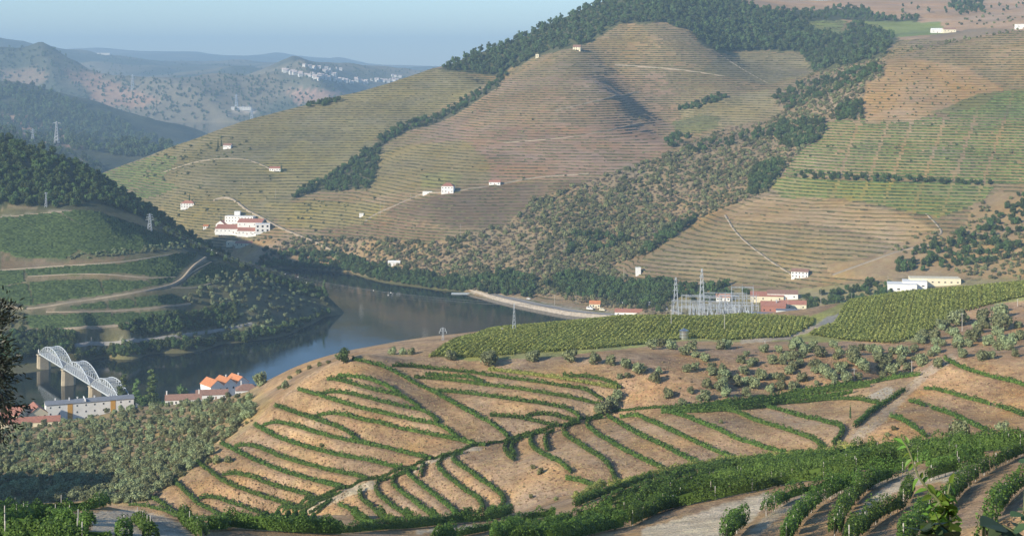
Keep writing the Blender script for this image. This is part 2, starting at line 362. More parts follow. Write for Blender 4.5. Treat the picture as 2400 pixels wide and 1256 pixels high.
farc.Z += (330*(.75-2*np.abs(_n1))+90*(.75-2*np.abs(_n2)))*np.clip((5700-_Y)/1500, 0, 1)*np.clip((_Y-3600)/700, 0, 1)
fard_ctrl = UK([(-200,125,11500),(100,124,11500),(160,119,11500),(200,112,11500),(270,113,11500),(330,119,11600),(360,126,11600),(395,121,11600),(470,121,11600),(500,130,11600),(535,141,11600),
 (565,140,11500),(600,131,11500),(650,125,11500),(700,133,11500),(760,141,11500),(790,135,11500),(850,146,11500),(900,156,11500),(1000,166,11500),(1300,160,11500)], KD)
fard_ctrl += WK([(-4500,8200,150),(0,8200,150),(-2500,8200,140),(600,8200,150),(-4500,14500,150),(-2000,14500,150),(500,14500,140)], KD)
fard = Terrain(np.arange(-350, 1400, 8), gk(ar(8000,14600,140), KD), fard_ctrl, [(16,800)])

# ------------------------------------------------------------------ vine rows: where they run (photo pixels, each list in a local zoom frame)
def q(ox, oy, s, pts): return [(ox+x/s, oy+y/s) for x, y in pts]
K1 = lambda *p: q(600,840,4.8,p)
K2 = lambda *p: q(300,1000,4.8,p)
K3 = lambda *p: q(1050,830,4.8,p)
K4 = lambda *p: q(700,1010,4.8,p)
K5 = lambda *p: q(1150,940,4.8,p)
K6 = lambda *p: q(1550,860,4.8,p)
K7 = lambda *p: q(1950,820,5.233,p)
N0 = lambda *p: q(0,1040,4.8,p)
N1 = lambda *p: q(2000,1000,4.905,p)
N2 = lambda *p: q(1500,1040,4.8,p)
R2 = lambda *p: q(800,836,2.99,p)
R1 = lambda *p: q(0,836,2.99,p)
knoll_rows = [   # counted up from the lowest, on the knoll that faces us
 K2((270,790),(380,850),(480,920),(560,980)),
 K2((470,600),(540,620),(620,700),(700,770),(780,850),(900,910),(1050,980),(1180,1030)),
 K2((800,790),(900,775),(1000,785),(1150,840),(1300,890),(1450,945),(1570,980)),
 K2((760,390),(850,440),(950,510),(1050,590),(1200,660),(1400,730),(1600,800),(1750,840),(1860,880)),
 K2((1060,530),(1150,515),(1250,520),(1400,560),(1550,620),(1700,665),(1850,705),(2000,745),(2090,785)),
 K2((1050,175),(1150,230),(1300,305),(1450,375),(1600,435),(1800,510),(2000,565),(2200,620),(2400,665))+K4((200,545),(400,600),(520,625)),
 K2((1200,210),(1300,195),(1400,205),(1550,255),(1700,320),(1900,385),(2100,435),(2300,485))+K4((600,480),(770,520)),
 K1((-20,740),(80,790),(250,880),(450,950),(650,1005),(850,1060),(1050,1100),(1250,1130))+K4((1050,385),(1170,400)),
 K1((80,740),(180,710),(300,715),(450,755),(650,815),(850,870),(1050,915),(1250,950),(1450,990),(1650,1040),(1850,1090),(1970,1115)),
 K1((210,520),(330,560),(500,620),(650,670),(800,720),(920,760),(1020,810),(1090,860),(1160,910)),
 K1((650,655),(750,620),(880,608),(1000,625),(1200,680),(1400,715),(1600,770),(1800,810),(2000,850),(2200,890),(2400,930))+K3((150,965),(300,1000),(420,1010)),
 K1((470,340),(600,375),(750,420),(950,480),(1150,540),(1350,590),(1600,640),(1800,690),(2000,720),(2100,760),(2200,830),(2280,890)),
 K1((720,390),(850,365),(950,370),(1100,395),(1300,445),(1500,495),(1700,540),(1860,570),(1960,620),(2060,710)),
 K1((800,220),(900,230),(1050,265),(1200,310),(1350,350),(1500,380),(1600,400),(1720,460),(1850,550)),
 K1((920,200),(1000,185),(1150,200),(1300,235),(1450,290),(1540,340),(1610,400)),
 K1((1080,0),(1200,20),(1350,60),(1480,105),(1620,175),(1800,275),(2000,370),(2200,480),(2400,590))+K3((150,590),(300,670),(450,750),(560,820),(680,920)),
]
top_rows = [     # on the knoll right of the long straight row, counted up from the track
 K3((470,680),(700,690),(900,725),(1100,770),(1250,795)),
 K3((870,700),(950,670),(1080,660),(1250,690),(1400,735),(1480,745)),
 K1((2050,355),(2250,370),(2400,385))+K3((250,435),(500,465),(800,510),(1100,550),(1300,590),(1400,640),(1490,700)),
 K1((1780,200),(2000,215),(2200,235),(2400,260))+K3((250,315),(500,345),(800,380),(1100,430),(1400,480),(1600,530),(1720,545)),
 K1((1900,170),(2150,185),(2400,200))+K3((250,250),(400,310)),
 K1((1530,70),(1750,80),(2050,110),(2400,145))+K3((250,190),(450,225),(700,260),(1000,300),(1250,340),(1500,375),(1620,430),(1750,510)),
 K3((450,165),(700,190),(1000,225),(1250,260),(1500,300),(1750,345),(1900,370)),
 K3((1290,235),(1550,240),(1750,280),(1870,320),(1950,370)),
]
spur_rows = [    # curling rows on the bare spur below the track, counted from the left
 K4((450,820),(520,835),(580,870),(650,940),(720,990),(800,1040),(860,1060)),
 K4((690,650),(690,720),(740,780),(820,840),(900,920),(1000,980),(1080,1020),(1140,1040)),
 K4((990,530),(900,545),(870,590),(870,660),(920,720),(1000,790),(1100,860),(1200,930),(1280,980),(1360,1015)),
 K4((1230,450),(1100,490),(1050,540),(1070,600),(1150,670),(1250,740),(1350,820),(1450,900),(1530,960),(1560,985)),
 K4((1340,410),(1250,410),(1225,450),(1260,500),(1350,570),(1450,650),(1550,730),(1650,810),(1730,870),(1760,920),(1760,960)),
 K4((1410,350),(1390,400),(1375,450),(1370,500)),
 K4((1700,250),(1600,310),(1560,360),(1580,410),(1650,480),(1750,560),(1850,640),(1950,700),(2030,760),(2070,830),(2060,890),(1950,930),(1820,950)),
 K4((1850,230),(1760,250),(1730,280),(1750,330),(1850,400),(1950,460),(2050,540),(2150,600),(2250,680),(2300,750),(2290,830),(2200,910),(2120,950)),
 K5((440,380),(300,400),(180,460),(160,530),(200,600),(260,650)),
 K5((330,410),(260,450),(230,520),(270,600)),
 K5((600,330),(480,360),(450,400),(450,460),(500,530),(600,590),(700,640),(800,690),(860,740),(900,790)),
 K5((720,320),(640,350),(610,400),(620,480),(640,540)),
 K5((1000,230),(880,260),(820,300),(830,360),(880,400),(980,460),(1080,530),(1180,590),(1280,660),(1340,730),(1380,810),(1410,890)),
 K5((840,860),(950,870),(1050,900),(1180,950)),
 K5((1260,170),(1120,190),(1080,230),(1110,290),(1200,360),(1320,430),(1450,510),(1600,590),(1750,660),(1880,720),(1960,760)),
 K5((1300,150),(1400,210),(1550,300),(1700,380),(1850,450),(2000,520),(2150,600),(2300,670),(2400,700)),
 K5((1450,170),(1650,150),(1750,200),(1900,260),(2050,330),(2200,400),(2400,490))+K6((600,930),(750,990),(850,1020)),
 K6((100,500),(250,540),(400,600),(550,660),(700,720),(850,800),(1000,840),(1150,890),(1300,930),(1400,950)),
 K6((700,470),(850,500),(1000,570),(1150,620),(1300,660),(1450,710),(1600,760),(1720,810),(1800,870),(1850,910)),
 K6((1150,430),(1300,460),(1450,510),(1600,550),(1750,580),(1900,620),(2010,650),(2040,700),(2000,780),(1930,860)),
]
track_rows = [   # along the track in the fold, counted down from the knoll side
 K4((0,800),(200,740),(400,680),(520,625),(700,570),(850,520),(1000,480),(1200,410),(1380,340),(1500,290),(1700,245),(1850,200),(2000,150),(2150,130))+K3((650,960),(800,900),(950,860),(1100,830),(1250,790),(1450,740),(1600,690),(1800,640),(2000,620),(2400,590)),
 K2((1480,1040),(1700,950),(1900,870),(2100,800),(2400,695)),
 K2((1550,1060),(1800,950),(2000,880),(2200,800),(2400,735)),
 K2((1700,1070),(1900,930),(2100,850),(2300,770)),
 K2((1810,1065),(1900,980),(2000,920),(2130,850)),
 K2((1900,1070),(2000,990),(2150,900),(2250,820)),
 K2((2050,1080),(2120,970),(2200,890),(2300,810)),
 K4((880,560),(1000,520),(1200,450),(1300,420)),
]
upper_rows = [   # rows climbing to the right from the end of the track, counted from the top
 K6((0,450),(300,440),(600,400),(900,370),(1200,340),(1500,280),(1800,230),(2100,190),(2400,160))+K7((600,360),(800,330),(1000,300),(1080,290)),
 K6((0,475),(300,460),(600,420),(900,390),(1200,360),(1500,310),(1800,270),(2100,230),(2350,200)),
 K6((0,505),(300,485),(600,445),(900,415),(1200,385),(1500,350),(1800,320),(2000,300),(2150,270)),
 K6((300,490),(600,480),(850,460),(1100,440),(1300,400),(1600,380),(1900,350),(2200,350),(2400,390))+K7((580,640),),
 K7((900,480),(800,540),(700,610),(600,670),(480,750),(380,830),(280,930)),
]
right_rows = [   # four rows on the red bank at the right, counted from the top
 K7((1380,100),(1480,150),(1550,190),(1700,240),(1900,300),(2050,340),(2200,370),(2355,420),(2500,470)),
 K7((1130,460),(1250,460),(1350,490),(1500,530),(1650,580),(1800,610),(1960,660),(2080,690),(2200,730),(2355,790)),
 K7((940,610),(1050,640),(1200,690),(1350,740),(1500,790),(1600,840),(1750,910),(1900,980)),
 K7((720,800),(820,830),(950,900),(1050,970),(1150,1040)),
]
band_rows = [    # dense rows along the near shoulder, counted from the far side
 K4((-200,1075),(0,1075),(500,1100),(900,1065),(1300,1045),(1700,995),(2100,965),(2400,905)),
 K5((950,1110),(1150,1010),(1250,950),(1400,910),(1600,870),(1800,810),(2000,760),(2200,720),(2400,690))+K6((700,1035),(1000,1010),(1300,985),(1700,955),(2000,930),(2400,900)),
 K5((950,1150),(1200,1050),(1500,950),(1800,860),(2000,800),(2200,745),(2400,720))+K6((800,1050),(1200,1020),(1700,990),(2100,970),(2400,950)),
 K5((1250,1150),(1500,1040),(1800,945),(2000,875),(2150,825),(2400,760))+K6((800,1080),(1300,1050),(1800,1020),(2400,990)),
 K5((1400,1170),(1700,1070),(2000,970),(2200,900),(2400,820))+K6((900,1110),(1400,1090),(2000,1050),(2400,1020)),
 K2((560,980),(680,1010),(900,1030),(1200,1040),(1500,1065),(1800,1085),(2100,1100),(2400,1115)),
 K2((900,1090),(1300,1100),(1700,1130),(2100,1150),(2400,1160)),
 R2((650,1262),(900,1215),(1150,1165),(1350,1110),(1500,1085)),
 R2((1080,1262),(1300,1205),(1500,1150),(1700,1085),(1900,1035)),
 R2((1230,1262),(1450,1215),(1600,1172),(1800,1112),(2000,1052),(2200,992),(2392,935)),
 R2((1330,1262),(1550,1225),(1700,1192),(1850,1142),(2050,1102),(2250,1042),(2392,1002)),
 R2((1450,1265),(1620,1235),(1800,1190),(1980,1150)),
]
front_rows = [   # rows of the near vineyard at the lower right, counted from the far side
 N2((0,560),(300,470),(600,400),(900,330),(1200,290),(1600,240),(2000,190))+N1((0,270),(400,215),(900,175),(1300,150),(1700,130),(1962,110)),
 N2((-200,760),(0,660),(300,580),(600,490),(900,430),(1200,370),(1600,310),(2000,270),(2400,230))+N1((450,330),(800,290),(1200,250),(1600,220),(1962,170)),
 N2((-100,850),(0,800),(200,710),(400,650),(600,610),(800,570),(1000,530),(1200,490),(1400,450),(1700,390),(2000,340),(2400,280)),
 N2((-100,640),(200,530),(500,450),(800,370),(1100,330),(1500,270),(2000,230),(2400,190))+N1((450,290),(900,235),(1300,205),(1700,175),(1962,140)),
 N2((100,720),(400,600),(700,530),(1000,470),(1300,410),(1700,340),(2000,300),(2400,250))+N1((500,360),(800,330),(1100,300),(1400,270)),
 N2((1400,740),(1500,680),(1600,610),(1700,560),(1800,530),(1950,500),(2100,450),(2300,400))+N1((100,560),(300,510),(500,470),(700,420),(1000,400),(1200,370),(1350,330),(1500,300)),
 N2((1640,1030),(1720,920),(1800,800),(1900,720),(1980,640),(2100,570),(2250,480),(2400,420))+N1((100,680),(300,590),(500,510),(620,480)),
 N1((860,550),(1000,500),(1150,460),(1300,420),(1420,370)),
 N2((960,1030),(1040,960),(1120,890),(1180,840)),
 N2((2180,960),(2220,900),(2260,790),(2330,690),(2400,600))+N1((150,670),(250,610)),
 N1((-60,1290),(0,1230),(100,1130),(200,1060),(300,990),(400,930),(520,890),(600,800),(650,700)),
 N1((1100,820),(1180,740),(1250,660),(1350,580),(1500,480),(1600,420),(1750,350),(1850,300),(1962,260)),
 N1((560,1300),(640,1200),(720,1120),(800,1030),(900,950),(1000,890),(1100,820)),
 N1((1480,1290),(1560,1100),(1640,930),(1720,810),(1850,690),(1962,590)),
]
corner_rows = [  # rows round the pale path at the lower left
 N0((-100,760),(0,745),(200,720),(430,710),(600,695),(800,690),(1000,690),(1200,680),(1300,680)),
 N0((1450,670),(1600,680),(1750,720),(1900,770),(2050,830),(2150,900),(2300,1020)),
 N0((1530,830),(1600,880),(1680,960),(1700,1040)),
 N0((1400,930),(1390,1040)),
 N0((-100,830),(100,820),(300,800),(600,800),(800,820),(1030,860)),
 N0((-100,900),(200,890),(500,900),(800,920),(1000,950)),
 N0((-100,980),(200,970),(500,990),(800,1010),(1050,1040)),
 N0((-100,1060),(300,1050),(700,1070),(1250,1060)),
]
def row_world(pts, h, T=None):
    """lay a row of height h on the near slope; pts run along the middle of the hedge in the photo"""
    T = T or near; out = []
    for px, py in densify(catmull(pts, 4), 5):
        p = T.hit(px, py)
        if p is None: continue
        p2 = T.hit(px, py + .45*h*F/p[1])
        if p2: out.append(p2)
    if len(out) < 2: return None
    # a hidden fold splits the row into stretches; each is resampled evenly and smoothed
    P = np.array(out); cut = np.where(np.hypot(*np.diff(P[:, :2], axis=0).T) > 14)[0]+1; segs = []
    for Pk in np.split(P, cut):
        if len(Pk) < 2: continue
        d = np.r_[0, np.cumsum(np.hypot(*np.diff(Pk[:, :2], axis=0).T))]
        if d[-1] < 2.5: continue
        n = max(3, int(d[-1]/.9)); s = np.linspace(0, d[-1], n)
        X = np.interp(s, d, Pk[:,0]); Y = np.interp(s, d, Pk[:,1])
        for _ in range(3):
            X[1:-1] = (X[:-2]+2*X[1:-1]+X[2:])/4; Y[1:-1] = (Y[:-2]+2*Y[1:-1]+Y[2:])/4
        segs.append(np.stack([X, Y], 1))
    return segs or None
ROWS = []
for key, lst, h in (('knoll',knoll_rows,1.5),('top',top_rows,1.45),('spur',spur_rows,1.5),('track',track_rows,1.05),('upper',upper_rows,1.7),('right',right_rows,1.6),
                    ('band',band_rows,1.7),('front',front_rows,1.8),('corner',corner_rows,1.2)):
    for i, pts in enumerate(lst):
        r = row_world(pts, h)
        if r is not None: ROWS.append((key, i, r, h))
# cut a level bench into the slope under every terrace row
from mathutils.kdtree import KDTree
tp = [(x, y, float(near.z(x, y))) for key, i, sg, h in ROWS if key in ('knoll','top','spur','right') for r in sg for x, y in r]
kd = KDTree(len(tp))
for i, p in enumerate(tp): kd.insert((p[0], p[1], 0), i)
kd.balance()
Zc = near.Z.copy()
for j in np.where((near.Ys > 395) & (near.Ys < 600))[0]:
    for i in np.where((near.pxs > 280) & (near.pxs < 2500))[0]:
        co, k, d = kd.find((near.X[j,i], near.Y[j,i], 0))
        if d < 3.4:
            t = 1 if d < 1.6 else 1-(d-1.6)/1.8; t = t*t*(3-2*t)
            Zc[j,i] += (tp[k][2]-.05-near.Z[j,i])*t
near.Z = Zc

# ------------------------------------------------------------------ paint the land use
GR = (.425,.28,.155); SOIL = (.52,.42,.30); RED = (.42,.265,.145); GREENSOIL = (.36,.35,.12); OLSOIL = (.40,.285,.14)
near_regions = [
 ([(-50,1190),(-50,1000),(110,985),(300,950),(390,938),(600,905),(640,940),(600,990),(480,1080),(350,1175),(300,1185)], OLSOIL),
 ([(1000,830),(1100,800),(1250,770),(1450,740),(1660,735),(1900,740),(2000,700),(2100,680),(2450,650),(2450,700),(2250,720),(2150,800),(2050,815),(1900,800),(1600,800),(1500,815),(1300,835),(1100,845)], GREENSOIL),
 ([(1450,850),(1700,810),(2000,800),(2150,800),(2250,730),(2450,700),(2450,850),(2230,850),(2130,890),(1900,900),(1700,920),(1600,940),(1480,960)], RED),
 (band(K7((1500,100),(1300,220),(1150,300),(950,520),(800,650),(600,820),(400,980),(250,1130)), 26), (.46,.34,.22)),
 ([(2230,850),(2450,860),(2450,1010),(2250,1020),(2080,1040),(2000,1060),(2100,960),(2180,880)], (.45,.275,.135)),
 (N2((0,1037),(0,960),(250,900),(500,830),(750,750),(1000,660),(1300,590),(1460,540),(1480,600),(1400,700),(1280,850),(1100,960),(900,1060)), (.62,.5,.34)),
 (band(N2((1250,1030),(1500,800),(1800,650),(2100,560),(2400,460))+N1((300,650),(700,540),(1100,500),(1500,400)), 22), (.46,.36,.24)),
 (band(N1((0,1100),(200,880),(450,700),(800,590),(1100,560),(1400,430)), 24), (.5,.41,.29)),
 (N0((430,770),(800,780),(1100,770),(1350,740),(1500,740),(1800,800),(2050,900),(2250,1100),(900,1100),(1040,1000),(1000,830)), (.5,.42,.31)),
 (band(K4((1300,1140),(1600,1110),(1900,1085),(2200,1070),(2400,1045)), 9), (.56,.47,.34)),
 (band(K4((100,900),(300,790),(520,690),(850,590)), 22), (.48,.4,.28)),
 (band(K4((1300,440),(1500,330),(1750,280),(1900,210),(2050,200)), 10), (.46,.38,.28)),
 (K7((400,580),(680,450),(760,470),(740,580),(600,640)), (.5,.42,.31)),
 (band([(1735,800),(1850,790),(1910,768),(1945,745),(2000,735)], 10), (.5,.4,.27)),
 ([(1985,745),(1915,765),(1930,745),(1960,735),(2000,727)], (.3,.28,.24)),
]
MG = mat_ground('dry_grass_slope', 1.0, .6, 1.0, .4)
C = paint(near, GR, near_regions, 3.0)
gn = fbm(near.X/14, near.Y/14, 3); C *= (1+.16*gn)[..., None]
gy = np.clip(fbm(near.X/6+9, near.Y/6, 3)-.1, 0, 1)*.5
C = C*(1-gy[..., None])+C*np.array([1.2,1.22,1.12])*gy[..., None]
near.build('near_slope', C, MG)

TAN = (.30,.225,.14)
forest_poly = [(1028,164),(1100,128),(1200,88),(1300,48),(1400,8),(1450,-60),(1720,-60),(1740,5),(1790,22),(1850,26),(1990,20),(2090,46),(2155,40),(2150,52),(2050,52),(1990,48),(1890,52),(1905,75),(1960,88),(1990,80),(1985,52),(2040,62),(2110,92),(2080,115),(2075,132),(2000,152),(1925,168),(1905,172),(1872,122),(1740,120),(1690,126),(1655,110),(1620,75),(1560,56),(1450,57),(1402,86),(1384,102),(1300,122),(1255,135),(1185,170),(1150,178)]
scrub_poly = [(2080,132),(2070,180),(2022,200),(2025,278),(1938,282),(1925,325),(1880,352),(1800,448),(1630,515),(1500,600),(1430,625),(1480,660),(1520,690),(1600,690),(1560,740),(1440,725),(1260,690),(1100,680),(900,650),(820,625),(640,580),(700,555),(880,560),(1000,570),(1180,530),(1250,470),(1380,425),(1560,365),(1600,342),(1700,300),(1800,285),(1835,270),(1808,228),(1880,190),(1920,168)]
gully_poly = band([(1180,172),(1160,198),(1060,262),(1010,285),(950,300),(900,325),(882,352)], 19)
gully2_poly = [(890,350),(885,400),(868,442),(800,450),(745,446),(680,470),(700,448),(770,415),(830,370),(855,350)]
bank_poly = [(820,612),(900,632),(1000,648),(1100,660),(1180,640),(1255,655),(1250,700),(1160,692),(1090,680),(1000,672),(900,655),(815,640)]
bank2_poly = [(1268,665),(1340,640),(1400,650),(1470,668),(1560,655),(1590,690),(1545,735),(1470,722),(1400,700),(1330,700)]
rightwood_poly = [(2400,450),(2450,450),(2450,660),(2250,650),(2090,655),(1960,650),(1930,620),(2060,600),(2110,570),(2150,550),(2260,540),(2280,480),(2340,450)]
main_regions = [
 ([(-400,300),(1030,160),(1150,190),(1000,275),(880,330),(850,380),(700,450),(600,560),(300,640),(-400,640)], (.25,.22,.125)),
 ([(560,420),(700,330),(850,330),(840,380),(700,450),(560,480)], (.31,.265,.125)),
 ([(1190,185),(1560,170),(1600,300),(1560,380),(1380,420),(1160,430),(1130,340),(920,310),(1060,260)], (.335,.235,.165)),
 ([(1060,300),(1300,290),(1540,300),(1560,360),(1400,410),(1150,425),(1110,360),(1000,340)], (.33,.225,.165)),
 ([(880,345),(1090,330),(1140,370),(1150,420),(1060,440),(870,460),(870,400)], (.29,.235,.125)),
 ([(985,410),(1040,400),(1090,410),(1060,440),(990,440)], (.26,.25,.11)),
 ([(930,475),(1040,455),(1180,432),(1400,420),(1250,470),(1180,530),(1060,535),(900,505)], (.20,.15,.105)),
 ([(620,480),(760,470),(900,480),(880,520),(740,540),(660,530)], (.29,.25,.12)),
 ([(740,540),(920,510),(1050,545),(1000,600),(850,590)], (.23,.165,.115)),
 ([(1640,170),(1700,125),(1900,125),(1905,175),(1800,200)], (.24,.21,.14)),
 ([(1590,250),(1800,210),(1830,270),(1700,300),(1600,300)], (.33,.275,.155)),
 ([(1570,290),(1640,268),(1690,275),(1680,300),(1600,320)], (.19,.2,.09)),
 ([(1720,-80),(2600,-80),(2600,90),(2400,72),(2250,95),(2110,95),(2060,60),(1900,40),(1720,10)], (.40,.275,.185)),
 ([(1885,50),(1985,50),(1965,88),(1905,78)], (.24,.29,.12)), ([(1990,50),(2200,52),(2220,80),(2100,88),(2040,62)], (.2,.25,.1)),
 ([(2090,100),(2290,65),(2400,72),(2300,85),(2150,115)], (.27,.21,.15)),
 ([(2060,150),(2130,120),(2400,78),(2600,60),(2600,200),(2400,205),(2250,180),(2130,135)], (.34,.255,.155)),
 ([(2075,140),(2130,135),(2270,160),(2350,210),(2300,250),(2180,270),(2130,285),(2025,290),(2025,200)], (.43,.295,.165)),
 ([(2180,265),(2280,225),(2400,205),(2600,200),(2600,290),(2400,275)], (.24,.235,.1)),
 ([(1940,285),(2150,280),(2600,280),(2600,430),(2330,430),(1835,410),(1860,370)], (.38,.29,.165)),
 ([(1800,420),(1860,415),(2330,435),(2300,475),(2200,510),(2150,500),(1980,465),(1830,465)], (.36,.32,.125)),
 ([(1690,500),(1800,460),(1980,470),(2120,500),(2200,540),(2100,575),(2020,545),(1880,520),(1720,520)], (.44,.325,.195)),
 ([(1500,610),(1640,520),(1880,530),(2100,580),(1930,630),(1820,670),(1650,665)], (.35,.27,.155)),
 (rightwood_poly, (.3,.225,.135)),
 (scrub_poly, (.27,.21,.135)), (band([(560,628),(700,632),(810,642),(900,661),(1000,676),(1090,688)], 17), (.12,.125,.07)), (gully_poly, (.1,.1,.06)), (gully2_poly, (.12,.12,.07)), (forest_poly, (.09,.1,.055)),
 ([(1095,683),(1130,680),(1200,695),(1300,715),(1400,728),(1500,735),(1520,760),(1440,752),(1300,740),(1170,712)], (.42,.38,.32)),
 ([(1560,770),(1560,700),(1650,670),(1800,680),(2000,665),(2100,660),(2450,650),(2450,800),(1600,800)], (.27,.24,.13)),
]
C = paint(main, TAN, main_regions, 5.0)*np.array([1.12,1.03,.86])
gn = fbm(main.X/90, main.Y/90, 4); C *= (1+.14*gn)[..., None]
sh = vnoise(main.X/160+5, main.Y/160)[..., None]; C *= 1+sh*np.array([.05,0,-.05])
ter = np.ones(main.Z.shape); pym = main.py()
for p in (forest_poly, scrub_poly, gully_poly, gully2_poly, bank_poly, bank2_poly, rightwood_poly, [(1720,-80),(2600,-80),(2600,90),(2400,72),(2250,95),(2110,95),(2060,60),(1900,40),(1720,10)], [(1560,770),(1560,690),(1650,672),(1800,680),(2000,665),(2450,650),(2450,800)], [(560,555),(1000,600),(1100,680),(500,680)]): ter[inpoly(p, main.PX, pym)] = 0
main.build('river_hills', C, mat_ground('vineyard_hill', .35, .30, .55, 1.0, (8, 2.9)), ter)

LT = (.17,.15,.09)
def lblk(*pts): return [(x/3.694, 460+y/3.694) for x, y in pts]
left_blocks = [lblk((0,190),(130,185),(700,450),(560,540),(160,530),(0,470)), lblk((150,175),(490,145),(1100,440),(1080,500),(760,500)), lblk((520,135),(800,125),(1250,270),(1600,390),(1560,420),(1120,490)),
 lblk((220,640),(1000,585),(1040,660),(880,670),(240,690)), lblk((1010,600),(1560,500),(1740,490),(1620,590),(1520,700),(1300,690),(1040,660)), lblk((0,650),(195,645),(215,740),(0,780)),
 lblk((0,790),(225,755),(290,940),(180,940),(0,880)), lblk((250,745),(850,725),(900,855),(560,900),(300,940)), lblk((880,730),(1280,740),(1310,780),(910,850)),
 lblk((600,960),(900,915),(930,975),(640,980)), lblk((940,915),(1140,890),(1180,965),(950,975)), lblk((1170,885),(1500,850),(1610,920),(1400,945),(1195,965)),
 lblk((210,1040),(960,1010),(985,1110),(500,1145),(260,1140)), lblk((975,1020),(1200,1010),(1230,1070),(990,1110)), lblk((1215,1010),(1600,990),(1640,1030),(1250,1080)),
 lblk((1620,740),(1830,580),(1990,600),(2080,640),(2000,720),(1850,750),(1560,790)), lblk((1300,730),(1520,705),(1480,750),(1320,775))]
leftforest_poly = [(-400,-100),(0,315),(60,322),(100,345),(150,365),(160,440),(240,480),(120,500),(0,480),(-400,480)]
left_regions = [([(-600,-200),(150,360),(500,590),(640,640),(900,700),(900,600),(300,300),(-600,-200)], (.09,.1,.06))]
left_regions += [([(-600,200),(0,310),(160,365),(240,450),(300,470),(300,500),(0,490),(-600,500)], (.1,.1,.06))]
left_regions += [([(140,360),(260,428),(345,478),(445,552),(500,588),(640,636),(790,690),(790,720),(700,690),(560,650),(470,600),(430,585),(330,510),(230,470)], (.07,.08,.05))]  # dark green ground, with the crest slope's shade put into the colour
left_regions += [(b, (.15,.15,.07)) for b in left_blocks]
left_regions += [(lblk((0,540),(600,560),(1010,530),(1120,510),(1050,570),(500,610),(0,640)), (.25,.175,.12)),
 (band(lblk((60,950),(260,970),(600,920),(880,880),(1250,820),(1480,770),(1580,720),(1660,620),(1780,530)), 13), (.26,.205,.15)),
 (band(lblk((240,705),(600,690),(900,690),(1280,710)), 10), (.27,.2,.14)), (band(lblk((0,770),(200,740),(235,735)), 5), (.3,.24,.18)),
 (band(lblk((400,1000),(900,995),(1300,970),(1650,930)), 7), (.3,.22,.16)), (band(lblk((0,1200),(500,1150),(1000,1120),(1640,1040)), 7), (.28,.22,.16)),
 (band(lblk((0,100),(330,95)), 8), (.3,.23,.17)), (band(lblk((0,180),(300,150),(620,128)), 4), (.3,.25,.2)),
 (band(lblk((0,480),(150,560)), 8), (.28,.2,.14)), (band(lblk((1090,500),(1560,420),(1600,390)), 9), (.2,.2,.13)),
 (band([(130,812),(260,806),(400,790),(520,772),(590,758)], 5), (.4,.36,.31)), (band([(250,820),(330,808),(450,800),(520,790)], 8), (.33,.23,.14))]
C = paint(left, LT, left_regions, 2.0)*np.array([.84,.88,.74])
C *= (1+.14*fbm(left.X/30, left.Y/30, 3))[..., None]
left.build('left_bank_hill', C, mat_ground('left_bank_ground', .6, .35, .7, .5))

def patchy(T, a, b, wl, seed):
    n = fbm(T.X/wl+seed, T.Y/wl-seed, 4); t = np.clip(n*1.1+.5, 0, 1)[..., None]; t = t*t*(3-2*t)
    return np.array(a)*(1-t)+np.array(b)*t
Cf = patchy(fara, (.05,.06,.04), (.09,.09,.05), 90, 1)
m_ = inpoly([(-400,255),(0,262),(100,285),(180,330),(120,345),(60,322),(0,300),(-400,280)], fara.PX, fara.py()); Cf[m_] = (.3,.2,.14)
m_ = inpoly([(100,345),(160,340),(235,385),(240,410),(180,400)], fara.PX, fara.py()); Cf[m_] = (.22,.18,.1)
FM = mat_ground('far_hill_ground', .055, .38, .5, 4)
fara.build('wooded_spur', Cf, FM)
Cf = patchy(farb, (.045,.055,.035), (.08,.085,.05), 120, 4)
m_ = inpoly([(-400,250),(0,268),(80,275),(160,310),(200,350),(100,335),(0,300),(-400,300)], farb.PX, farb.py()); Cf[m_] = (.32,.2,.14)
farb.build('wooded_ridge', Cf, FM)
Cf = patchy(farc, (.075,.085,.055), (.195,.165,.11), 420, 7)
pc = farc.py()
for poly, c in (([(0,165),(100,160),(110,190),(60,215),(0,200)], (.25,.18,.12)), ([(195,195),(260,190),(330,215),(380,240),(330,255),(250,250),(210,225)], (.32,.2,.13)), ([(140,165),(230,170),(250,195),(170,190)], (.28,.18,.12)),
    ([(665,210),(800,215),(820,235),(700,240)], (.33,.21,.15)), ([(640,165),(900,165),(960,190),(700,200)], (.13,.125,.08)), ([(550,250),(590,248),(600,262),(560,262)], (.45,.38,.3)), ([(400,285),(560,275),(560,310),(380,320)], (.24,.2,.12))):
    Cf[inpoly(poly, farc.PX+8*vnoise(farc.X/90, farc.Y/90), pc+4*vnoise(farc.X/80, farc.Y/80))] = c
farc.build('far_valley_hills', Cf, FM)
fard.build('skyline_mountains', patchy(fard, (.08,.08,.05), (.2,.16,.11), 900, 2), FM)

